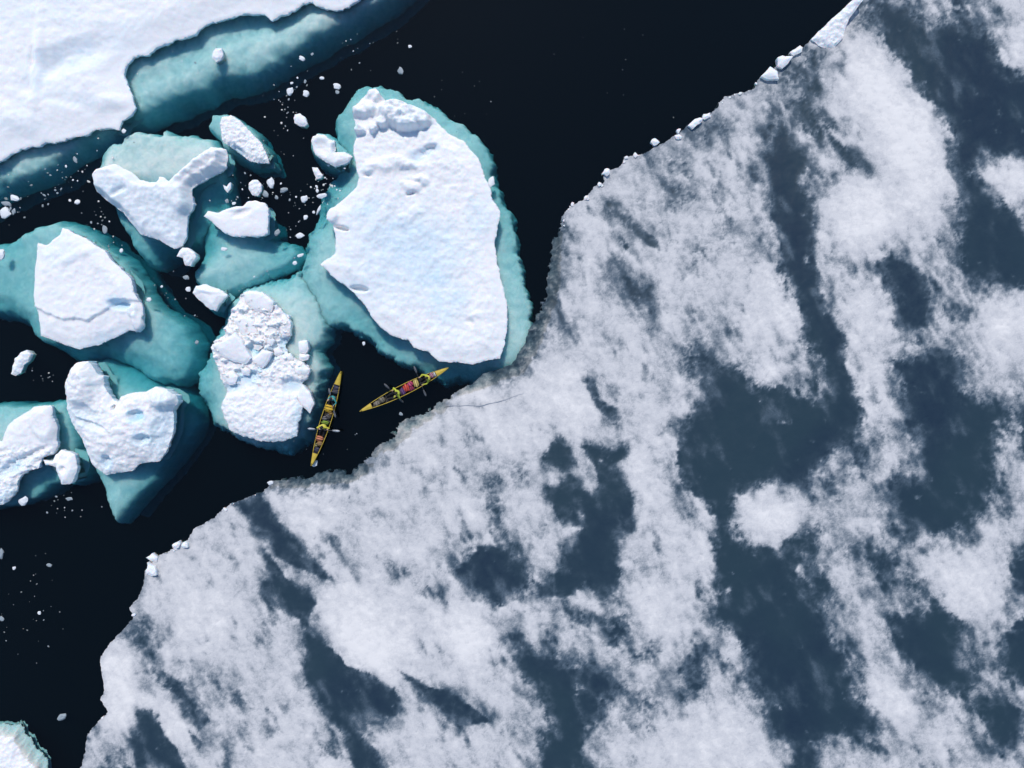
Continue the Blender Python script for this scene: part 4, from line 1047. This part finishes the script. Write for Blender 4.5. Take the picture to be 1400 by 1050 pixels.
scatter(40, 388, 160, 26, 60, 8, "tiny ice crumb in the dark water right of the spindle chunk", "brash crumbs right of the spindle chunk", 0.7, 2.0)
scatter(34, 352, 258, 52, 26, 10, "tiny ice crumb in the dark water between spindle and wedge", "brash crumbs between spindle and wedge", 0.7, 2.2)
scatter(40, 440, 262, 24, 34, 35, "tiny ice crumb over the shallows left of the largest floe", "brash crumbs over the turquoise shallows", 0.9, 2.8, 0.15)
scatter(14, 398, 300, 14, 40, 0, "tiny ice crumb in the dark pocket right of the wedge floe", "brash crumbs right of the wedge floe", 0.7, 1.8)
scatter(14, 340, 388, 60, 6, -28, "tiny ice crumb strung along the dark crack above the rubble floe", "brash crumbs above the rubble floe", 0.7, 1.8)
scatter(20, 232, 402, 30, 40, 30, "tiny ice crumb in the channel left of the lone snow block", "brash crumbs in the middle channel", 0.7, 1.8)
scatter(12, 52, 520, 30, 20, 30, "tiny ice crumb between slim chunk and heart-shaped floe", "brash crumbs left of the heart-shaped floe", 0.7, 1.8)
scatter(16, 88, 690, 30, 26, 0, "tiny ice crumb left of the submerged heart tip", "brash crumbs left of the heart tip", 0.7, 1.8)
scatter(34, 42, 830, 55, 90, -10, "faint tiny ice crumb in the lower left channel", "brash crumbs in the lower left channel", 0.6, 1.6, 0.8)
scatter(16, 480, 70, 70, 36, -20, "tiny ice crumb off the corner shelf in the upper middle", "brash crumbs off the corner shelf", 0.6, 1.6, 0.7)
scatter(16, 250, 95, 90, 26, -25, "tiny ice crumb over the teal foot of the corner shelf", "brash crumbs over the shelf foot", 0.6, 1.6, 0.3)
scatter(14, 640, 130, 70, 60, 0, "faint tiny ice crumb right of the largest floe's top", "brash crumbs right of the largest floe", 0.5, 1.1, 1.0)
scatter(10, 840, 100, 90, 70, 0, "faint tiny ice crumb in the wide dark lead at top", "brash crumbs in the wide dark lead", 0.5, 1.0, 1.0)
scatter(8, 460, 600, 60, 40, 0, "faint tiny ice crumb in the dark water by the kayaks", "brash crumbs by the kayaks", 0.6, 1.1, 1.0)

# ------------------------------------------------------------------ kayaks
M_HULL = mat_plain("yellow_hull", (0.56, 0.37, 0.02), 0.4, 0.4, 0.45, 5, 0.15)
M_GUN = mat_plain("yellow_rim", (0.60, 0.43, 0.06), 0.45, 0.3, 0.5, 5, 0.2)
M_DARK = mat_plain("dark_liner", (0.05, 0.045, 0.04), 0.8, 0.2, 0.3, 8)
M_SKIN = mat_plain("skin", (0.45, 0.27, 0.18), 0.55, 0.3, 0.1)
M_HAIR = mat_plain("dark_hair", (0.03, 0.02, 0.015), 0.6, 0.3, 0.3, 30)
M_PANTS = mat_plain("black_trousers", (0.015, 0.015, 0.02), 0.7, 0.3, 0.3, 14)
M_SHAFT = mat_plain("carbon_shaft", (0.04, 0.04, 0.045), 0.35, 0.5)
M_BLADE = mat_plain("pale_blade", (0.42, 0.44, 0.47), 0.35, 0.5, 0.1)
M_BLADE_D = mat_plain("worn_grey_blade", (0.16, 0.16, 0.17), 0.4, 0.4, 0.3)
M_STRAP = mat_plain("black_webbing", (0.02, 0.02, 0.02), 0.8, 0.1)
LEN = 6.45
def half_w(t):
    return 0.33 * max(0.0, 1 - abs(2 * t - 1) ** 2.05) + 0.012
def sheer(t):
    return 0.27 + 0.13 * abs(2 * t - 1) ** 3.2

def loft(name, sections, mat, parent, closed=False, smooth=True, caps=False):
    n = len(sections[0])
    V = [p for s in sections for p in s]
    F = []
    for i in range(len(sections) - 1):
        for j in range(n if closed else n - 1):
            a, b = i * n + j, i * n + (j + 1) % n
            F.append((a, b, b + n, a + n))
    me = bpy.data.meshes.new(name)
    if caps and closed:
        F.append(tuple(range(n - 1, -1, -1)))
        F.append(tuple((len(sections) - 1) * n + j for j in range(n)))
    me.from_pydata([tuple(v) for v in V], [], F)
    me.update()
    if smooth:
        me.polygons.foreach_set("use_smooth", np.ones(len(me.polygons), bool))
    return link(name, me, mat, parent)

def tube_sections(path, rad, n=8):
    secs = []
    P = [Vector(p) for p in path]
    for i, p in enumerate(P):
        t = (P[min(i + 1, len(P) - 1)] - P[max(i - 1, 0)]).normalized()
        up = Vector((0, 0, 1)) if abs(t.z) < 0.9 else Vector((1, 0, 0))
        s = t.cross(up).normalized()
        u = s.cross(t)
        r = rad[i] if isinstance(rad, (list, tuple)) else rad
        secs.append([p + (s * math.cos(2 * math.pi * j / n) + u * math.sin(2 * math.pi * j / n)) * r for j in range(n)])
    return secs

def make_kayak(label, loc, ang):
    k = empty("kayak", (loc[0], loc[1], 0))
    k.rotation_euler = (0, 0, ang)
    tag(k, label, "kayak", "yellow expedition kayaks")
    ts = [i / 44 for i in range(45)]
    secs = []
    for t in ts:
        x, w, g = (t - 0.5) * LEN, half_w(t), sheer(t)
        rock = 0.10 * abs(2 * t - 1) ** 4
        prof = [(-1, g), (-1.0, g - 0.05), (-0.97, 0.12), (-0.82, -0.02), (-0.45, -0.10), (0, -0.125), (0.45, -0.10), (0.82, -0.02), (0.97, 0.12), (1.0, g - 0.05), (1, g)]
        secs.append([(x, a * w, z + (rock if z < 0.1 else 0)) for a, z in prof])
    loft("hull", secs, M_HULL, k)
    secs = []
    for t in [0.10 + 0.80 * i / 30 for i in range(31)]:
        x, w, g = (t - 0.5) * LEN, half_w(t), sheer(t)
        secs.append([(x, a * w, z) for a, z in ((-0.95, g - 0.01), (-0.92, 0.12), (-0.75, 0.05), (0, 0.035), (0.75, 0.05), (0.92, 0.12), (0.95, g - 0.01))])
    loft("cockpit_liner", secs, M_DARK, k)
    for nm, t0, t1 in (("stern_deck", 0.0, 0.145), ("bow_deck", 0.865, 1.0)):
        secs = []
        for i in range(13):
            t = t0 + (t1 - t0) * i / 12
            x, w, g = (t - 0.5) * LEN, half_w(t), sheer(t)
            secs.append([(x, a * w * 1.01, g + 0.004 + 0.35 * w * (1 - a * a)) for a in (-1, -0.75, -0.4, 0, 0.4, 0.75, 1)])
        dk = loft(nm, secs, M_GUN, k)
        te = t1 if nm == "stern_deck" else t0
        x, w, g = (te - 0.5) * LEN, half_w(te), sheer(te)
        loft("spray_rim", tube_sections([(x, a * w, g + 0.02 + 0.36 * w * (1 - a * a)) for a in (-1, -0.6, -0.2, 0.2, 0.6, 1)], 0.018), M_DARK, dk)
        te = 0.02 if nm == "stern_deck" else 0.98
        x, g = (te - 0.5) * LEN, sheer(te)
        loft("carry_loop", tube_sections([(x - 0.04, 0, g + 0.02), (x - 0.03, 0, g + 0.06), (x + 0.03, 0, g + 0.06), (x + 0.04, 0, g + 0.02)], 0.008, 6), M_STRAP, dk)
    for s in (-1, 1):
        loft("gunwale", tube_sections([((t - 0.5) * LEN, s * half_w(t), sheer(t)) for t in [0.02 + 0.96 * i / 40 for i in range(41)]], 0.020), M_GUN, k)
    for t in (0.36, 0.52, 0.70):
        x, w = (t - 0.5) * LEN, half_w(t)
        loft("thwart", tube_sections([(x, a * w, 0.20) for a in (-0.94, 0, 0.94)], 0.018), M_SHAFT, k)
    return k

def boat_frame(stern, bow):
    s, b = Vector(W(*stern, 0.25)), Vector(W(*bow, 0.25))
    c = (s + b) / 2
    return c, math.atan2((b - s).y, (b - s).x)

def local(frame, x, y, z):
    c, a = frame
    return Vector((c.x + x * math.cos(a) - y * math.sin(a), c.y + x * math.sin(a) + y * math.cos(a), z))

_mats = {}
def colmat(col):
    if col not in _mats:
        _mats[col] = mat_plain("drybag_fabric_%d" % len(_mats), col, 0.5, 0.3, 0.6, 9, 0.6)
    return _mats[col]

def dry_bag(frame, t, y, lx, ly, lz, rot, col, label, z0=0.06):
    """roll-top bag: lumpy rounded body, rolled closure and two straps"""
    x = (t - 0.5) * LEN
    p = local(frame, x, y, z0)
    e = empty("dry_bag", p)
    e.rotation_euler = (0, 0, frame[1] + math.radians(rot))
    ly *= 1.22; lx *= 1.12
    tag(e, label, "dry bag", "gear stowed in the kayaks")
    secs = []
    sd = random.uniform(0, 30)
    n = 14
    for i in range(13):
        u = -1 + 2 * i / 12
        k = max(0.0, 1 - abs(u) ** 3.2) ** 0.5
        k = 0.18 + 0.82 * k
        ring = []
        for j in range(n):
            a = 2 * math.pi * j / n
            ca, sa = math.cos(a), math.sin(a)
            ra = (abs(ca) ** 3 + abs(sa) ** 3) ** (-1 / 3)
            wr = 1 + 0.10 * math.sin(5 * u + sd + 2 * ca) + 0.05 * math.sin(11 * u + 3 * sa + sd)
            ring.append((u * lx / 2, ca * ra * ly / 2 * k * wr, lz / 2 + sa * ra * lz / 2 * k * wr))
        secs.append(ring)
    body = loft("bag_body", secs, colmat(col), e, closed=True, caps=True)
    loft("roll_closure", tube_sections([(lx / 2, -ly * 0.36, lz * 0.5), (lx / 2 + 0.015, 0, lz * 0.56), (lx / 2, ly * 0.36, lz * 0.5)], 0.028), colmat(tuple(c * 0.6 for c in col)), e)
    for u in (-0.4, 0.4):
        ring = [(u * lx / 2 + d, math.cos(a) * ly * 0.545, lz / 2 + math.sin(a) * lz * 0.60) for d in (-0.012, 0.012) for a in []]
        secs = [[(u * lx / 2 + d, math.copysign(abs(math.cos(a)) ** 0.7, math.cos(a)) * ly * 0.56, lz / 2 + math.copysign(abs(math.sin(a)) ** 0.7, math.sin(a)) * lz * 0.585) for a in [math.pi * q / 10 for q in range(11)]] for d in (-0.014, 0.014)]
        loft("strap", secs, M_STRAP, e)
    return e

def person(frame, t, grips, jacket, vest, label, hat, pfd_label=None):
    """seated paddler facing the bow; grips = two world points on the paddle shaft (left, right)"""
    x0 = (t - 0.5) * LEN
    base = local(frame, x0, 0, 0.07)
    a = frame[1]
    inv = Matrix.Rotation(-a, 3, 'Z')
    gl, gr = [inv @ (g - base) for g in grips]
    P, R, E = [], [], []
    def add(p, r, parent=None):
        P.append(Vector(p)); R.append(r)
        if parent is not None:
            E.append((parent, len(P) - 1))
        return len(P) - 1
    pel = add((0, 0, 0.12), (0.155, 0.125))
    sp = add((-0.02, 0, 0.27), (0.145, 0.115), pel)
    ch = add((0.0, 0, 0.42), (0.165, 0.12), sp)
    nb = add((0.02, 0, 0.535), (0.075, 0.07), ch)
    nk = add((0.03, 0, 0.60), (0.055, 0.055), nb)
    hd = add((0.05, 0, 0.69), (0.078, 0.088), nk)
    tp = add((0.045, 0, 0.775), (0.07, 0.08), hd)
    add((0.155, 0, 0.685), (0.014, 0.016), hd)          # nose
    for s in (-1, 1):
        add((0.04, s * 0.092, 0.70), (0.016, 0.02), hd)   # ears
    mats = []
    for s, g in ((1, gl), (-1, gr)):
        sh = add((0.0, s * 0.175, 0.475), (0.07, 0.07), ch)
        shp = P[sh]
        # palm sits just behind and above the shaft
        wr = g + (shp - g).normalized() * 0.10 + Vector((0, 0, 0.02))
        L1, L2 = 0.29, 0.26
        dv = wr - shp
        D = dv.length
        if D > L1 + L2 - 0.01:
            wr = shp + dv * ((L1 + L2 - 0.01) / D)
            dv = wr - shp; D = dv.length
        aa = (L1 * L1 - L2 * L2 + D * D) / (2 * D)
        hh = math.sqrt(max(0.0004, L1 * L1 - aa * aa))
        out = Vector((0, s * 0.9, -0.55))
        out = (out - dv.normalized() * out.dot(dv.normalized())).normalized()
        el = add(shp + dv.normalized() * aa + out * hh, (0.05, 0.05), sh)
        w = add(wr, (0.032, 0.03), el)
        pd = (g - wr).normalized()
        pm = add(wr + pd * 0.05, (0.036, 0.022), w)
        ax = (gr - gl).normalized()
        for q, (o, ln) in enumerate(((-0.03, 0.075), (-0.01, 0.085), (0.01, 0.08), (0.03, 0.062))):
            f1 = add(P[pm] + pd * 0.045 + ax * o + Vector((0, 0, 0.015)), (0.0095, 0.0095), pm)
            add(P[f1] + pd * 0.02 + Vector((0, 0, -0.5 * ln)), (0.008, 0.008), f1)
        th = add(P[pm] - ax * 0.035 * s + Vector((0, 0, -0.01)), (0.011, 0.011), pm)
        add(P[th] + pd * 0.045 + Vector((0, 0, -0.015)), (0.009, 0.009), th)
    for s in (-1, 1):
        hp = add((0.05, s * 0.095, 0.10), (0.085, 0.085), pel)
        kn = add((0.44, s * 0.15, 0.20), (0.06, 0.062), hp)
        an = add((0.80, s * 0.10, 0.05), (0.04, 0.042), kn)
        add((0.86, s * 0.115, 0.14), (0.035, 0.025), an)
    me = bpy.data.meshes.new("person")
    me.from_pydata([tuple(p) for p in P], E, [])
    o = bpy.data.objects.new("person", me)
    COL.objects.link(o)
    o.modifiers.new("skin", 'SKIN')
    sk = me.skin_vertices[0].data
    for i, r in enumerate(R):
        sk[i].radius = r
        sk[i].use_root = (i == 0)
    sub = o.modifiers.new("sub", 'SUBSURF')
    sub.levels = 1
    sub.render_levels = 1
    dg = bpy.context.evaluated_depsgraph_get()
    nm = bpy.data.meshes.new_from_object(o.evaluated_get(dg))
    nm.name = "person"
    o.modifiers.clear()
    o.data = nm
    nm.materials.clear()
    for m in (jacket, M_PANTS, M_SKIN):
        nm.materials.append(m)
    idx = []
    for p in nm.polygons:
        c = p.center
        near = min((c - gl).length, (c - gr).length)
        if near < 0.12 or c.z > 0.59:
            idx.append(2)
        elif (c.x > 0.08 and c.z < 0.30 and abs(c.y) < 0.26 and near > 0.2) or c.z < 0.13:
            idx.append(1)
        else:
            idx.append(0)
    nm.polygons.foreach_set("material_index", idx)
    nm.polygons.foreach_set("use_smooth", np.ones(len(nm.polygons), bool))
    o.location = base
    o.rotation_euler = (0, 0, a)
    tag(o, label, "person", "paddlers in the kayaks")
    # life vest
    secs = []
    for z, rx, ry in ((0.18, 0.150, 0.185), (0.24, 0.165, 0.20), (0.36, 0.165, 0.205), (0.45, 0.15, 0.175), (0.50, 0.12, 0.13), (0.515, 0.085, 0.09)):
        secs.append([(0.0 + rx * math.cos(2 * math.pi * j / 16), ry * math.sin(2 * math.pi * j / 16), z) for j in range(16)])
    loft("life_vest", secs, vest, o, closed=True)
    # hair and hat
    secs = []
    for i in range(6):
        ph = math.radians(4 + 86 * i / 5)
        secs.append([(0.04 + 0.108 * math.cos(ph) * math.cos(2 * math.pi * j / 14) - 0.012, 0.096 * math.cos(ph) * math.sin(2 * math.pi * j / 14), 0.715 + 0.15 * math.sin(ph)) for j in range(14)])
    loft("hat" if hat is not M_HAIR else "hair", secs, hat, o, closed=True)
    return o

def paddle(p0, z0, p1, z1, label, blade=None):
    a, b = Vector((*W(*p0, z0), z0)), Vector((*W(*p1, z1), z1))
    c = (a + b) / 2
    e = empty("paddle", c)
    tag(e, label, "paddle", "double-bladed paddles")
    a, b = a - c, b - c
    dirv = (b - a).normalized()
    loft("shaft", tube_sections([a + dirv * 0.25, a + dirv * 0.6, (a + b) / 2, b - dirv * 0.6, b - dirv * 0.25], 0.016), M_SHAFT, e, closed=True)
    for end, dv in ((a, dirv), (b, -dirv)):
        side = dv.cross(Vector((0, 0, 1))).normalized()
        up = side.cross(dv).normalized()
        secs = []
        for i in range(9):
            u = i / 8
            wd = 0.062 * (math.sin(math.pi * min(1, u * 0.55 + 0.12)) ** 0.8) * (1 - max(0, u - 0.75) * 3.2) + 0.012
            cen = end + dv * 0.48 * (1 - u) - up * 0.03 * u * u
            secs.append([cen + side * wd, cen + up * 0.012, cen - side * wd, cen - up * 0.006])
        loft("blade", secs, blade or M_BLADE, e, closed=True, caps=True)
    mid = (a + b) / 2 + c
    return mid, dirv

def grips_for(frame, t, mid, dirv, half=0.27):
    a = frame[1]
    left = Vector((-math.sin(a), math.cos(a), 0))
    g0, g1 = mid + dirv * half, mid - dirv * half
    return (g0, g1) if g0.dot(left) > g1.dot(left) else (g1, g0)

TEAL = mat_plain("teal_jacket", (0.05, 0.28, 0.27), 0.6, 0.3, 0.3, 9, 0.3)
YEL = mat_plain("yellow_jacket", (0.62, 0.55, 0.06), 0.6, 0.3, 0.3, 9, 0.3)
LIME = mat_plain("lime_jacket", (0.48, 0.52, 0.05), 0.6, 0.3, 0.3, 9, 0.3)
VEST_T = mat_plain("dark_teal_vest", (0.06, 0.34, 0.33), 0.6, 0.3, 0.3, 9, 0.3)
VEST_Y = mat_plain("yellow_vest", (0.66, 0.58, 0.10), 0.6, 0.3, 0.3, 9, 0.3)
VEST_L = mat_plain("lime_vest", (0.50, 0.55, 0.08), 0.6, 0.3, 0.3, 9, 0.3)
HAT_D = mat_plain("dark_cap", (0.03, 0.03, 0.035), 0.8, 0.2)

f1 = boat_frame((467, 507), (426, 637))
make_kayak("yellow kayak lying more upright in the picture, close beside the rubble floe", f1[0], f1[1])
f2 = boat_frame((613, 503), (493, 562))
make_kayak("yellow kayak lying slantwise, its stern over the turquoise shallows of the largest floe", f2[0], f2[1])

m, dv = paddle((420.5, 586), 0.62, (464.5, 589.5), 0.62, "paddle held level across the upright kayak with pale blades on both sides")
person(f1, 0.585, grips_for(f1, 0.585, m, dv), YEL, VEST_Y, "person in a yellow jacket holding a level paddle in the front of the upright kayak", HAT_D)
m, dv = paddle((449.5, 531), 0.75, (458.5, 571), 0.45, "paddle laid almost lengthwise along the back of the upright kayak", M_BLADE_D)
person(f1, 0.285, grips_for(f1, 0.285, m, dv), TEAL, VEST_T, "person in a teal jacket sitting in the back of the upright kayak", HAT_D)
m, dv = paddle((525.5, 525), 0.95, (552, 551), -0.15, "paddle dipping one blade in the front of the slantwise kayak", M_BLADE_D)
person(f2, 0.575, grips_for(f2, 0.575, m, dv), LIME, VEST_L, "person in a lime jacket paddling in the front of the slantwise kayak", M_HAIR)
m, dv = paddle((582.5, 542), 0.15, (566, 501), 0.95, "paddle reaching down to the water from the back of the slantwise kayak", M_BLADE_D)
person(f2, 0.235, grips_for(f2, 0.235, m, dv), LIME, VEST_Y, "person in a yellow vest sitting in the back of the slantwise kayak", M_HAIR)

# gear, upright kayak (t runs from stern to bow)
dry_bag(f1, 0.165, 0.0, 0.40, 0.36, 0.30, 0, (0.06, 0.06, 0.10), "dark navy bag behind the person in the teal jacket")
dry_bag(f1, 0.215, 0.03, 0.24, 0.42, 0.28, 12, (0.10, 0.10, 0.12), "charcoal bag pressed against the teal jacket")
dry_bag(f1, 0.395, -0.06, 0.42, 0.46, 0.30, 0, (0.66, 0.42, 0.03), "golden yellow bag in the middle of the upright kayak")
dry_bag(f1, 0.44, 0.16, 0.28, 0.20, 0.30, 30, (0.30, 0.18, 0.04), "small brown bag beside the golden bag")
dry_bag(f1, 0.475, 0.08, 0.30, 0.30, 0.28, -15, (0.11, 0.10, 0.10), "dark grey bag in the middle of the upright kayak")
dry_bag(f1, 0.505, -0.12, 0.26, 0.26, 0.26, 25, (0.20, 0.19, 0.20), "lighter grey bag next to the dark grey one")
dry_bag(f1, 0.545, 0.0, 0.20, 0.40, 0.32, 5, (0.30, 0.45, 0.06), "lime green bag behind the person in the yellow jacket")
dry_bag(f1, 0.715, -0.04, 0.30, 0.40, 0.30, 0, (0.62, 0.22, 0.12), "salmon orange bag in front of the level paddle")
dry_bag(f1, 0.765, 0.06, 0.26, 0.32, 0.28, 15, (0.40, 0.24, 0.10), "tan bag in front of the salmon orange one")
dry_bag(f1, 0.79, -0.12, 0.26, 0.16, 0.26, -10, (0.28, 0.25, 0.10), "thin olive bag along the gunwale of the upright kayak")
dry_bag(f1, 0.835, 0.0, 0.34, 0.28, 0.26, 0, (0.05, 0.05, 0.09), "dark blue bag right behind the bow deck of the upright kayak")
# gear, slantwise kayak
dry_bag(f2, 0.155, 0.0, 0.26, 0.26, 0.30, 0, (0.62, 0.62, 0.60), "white bag just ahead of the stern deck of the slantwise kayak", 0.09)
dry_bag(f2, 0.185, -0.05, 0.24, 0.30, 0.30, 10, (0.60, 0.28, 0.36), "pink bag behind the person in the yellow vest", 0.08)
dry_bag(f2, 0.365, -0.03, 0.28, 0.44, 0.30, -8, (0.70, 0.55, 0.18), "cream yellow bag in front of the person in the yellow vest")
dry_bag(f2, 0.425, -0.14, 0.34, 0.30, 0.30, 12, (0.50, 0.06, 0.16), "magenta bag in the heap amid the slantwise kayak")
dry_bag(f2, 0.435, 0.14, 0.32, 0.26, 0.28, 0, (0.28, 0.03, 0.08), "dark crimson bag in the heap amid the slantwise kayak")
dry_bag(f2, 0.475, -0.04, 0.34, 0.42, 0.32, -10, (0.66, 0.08, 0.05), "bright red bag in the heap amid the slantwise kayak")
dry_bag(f2, 0.522, 0.06, 0.26, 0.40, 0.28, 0, (0.14, 0.06, 0.20), "purple bag behind the person in the lime jacket")
dry_bag(f2, 0.755, -0.05, 0.40, 0.34, 0.24, 6, (0.16, 0.14, 0.10), "olive grey bag ahead of the person in the lime jacket")
dry_bag(f2, 0.815, 0.02, 0.36, 0.28, 0.24, -6, (0.24, 0.21, 0.17), "grey brown bag right behind the bow deck of the slantwise kayak")
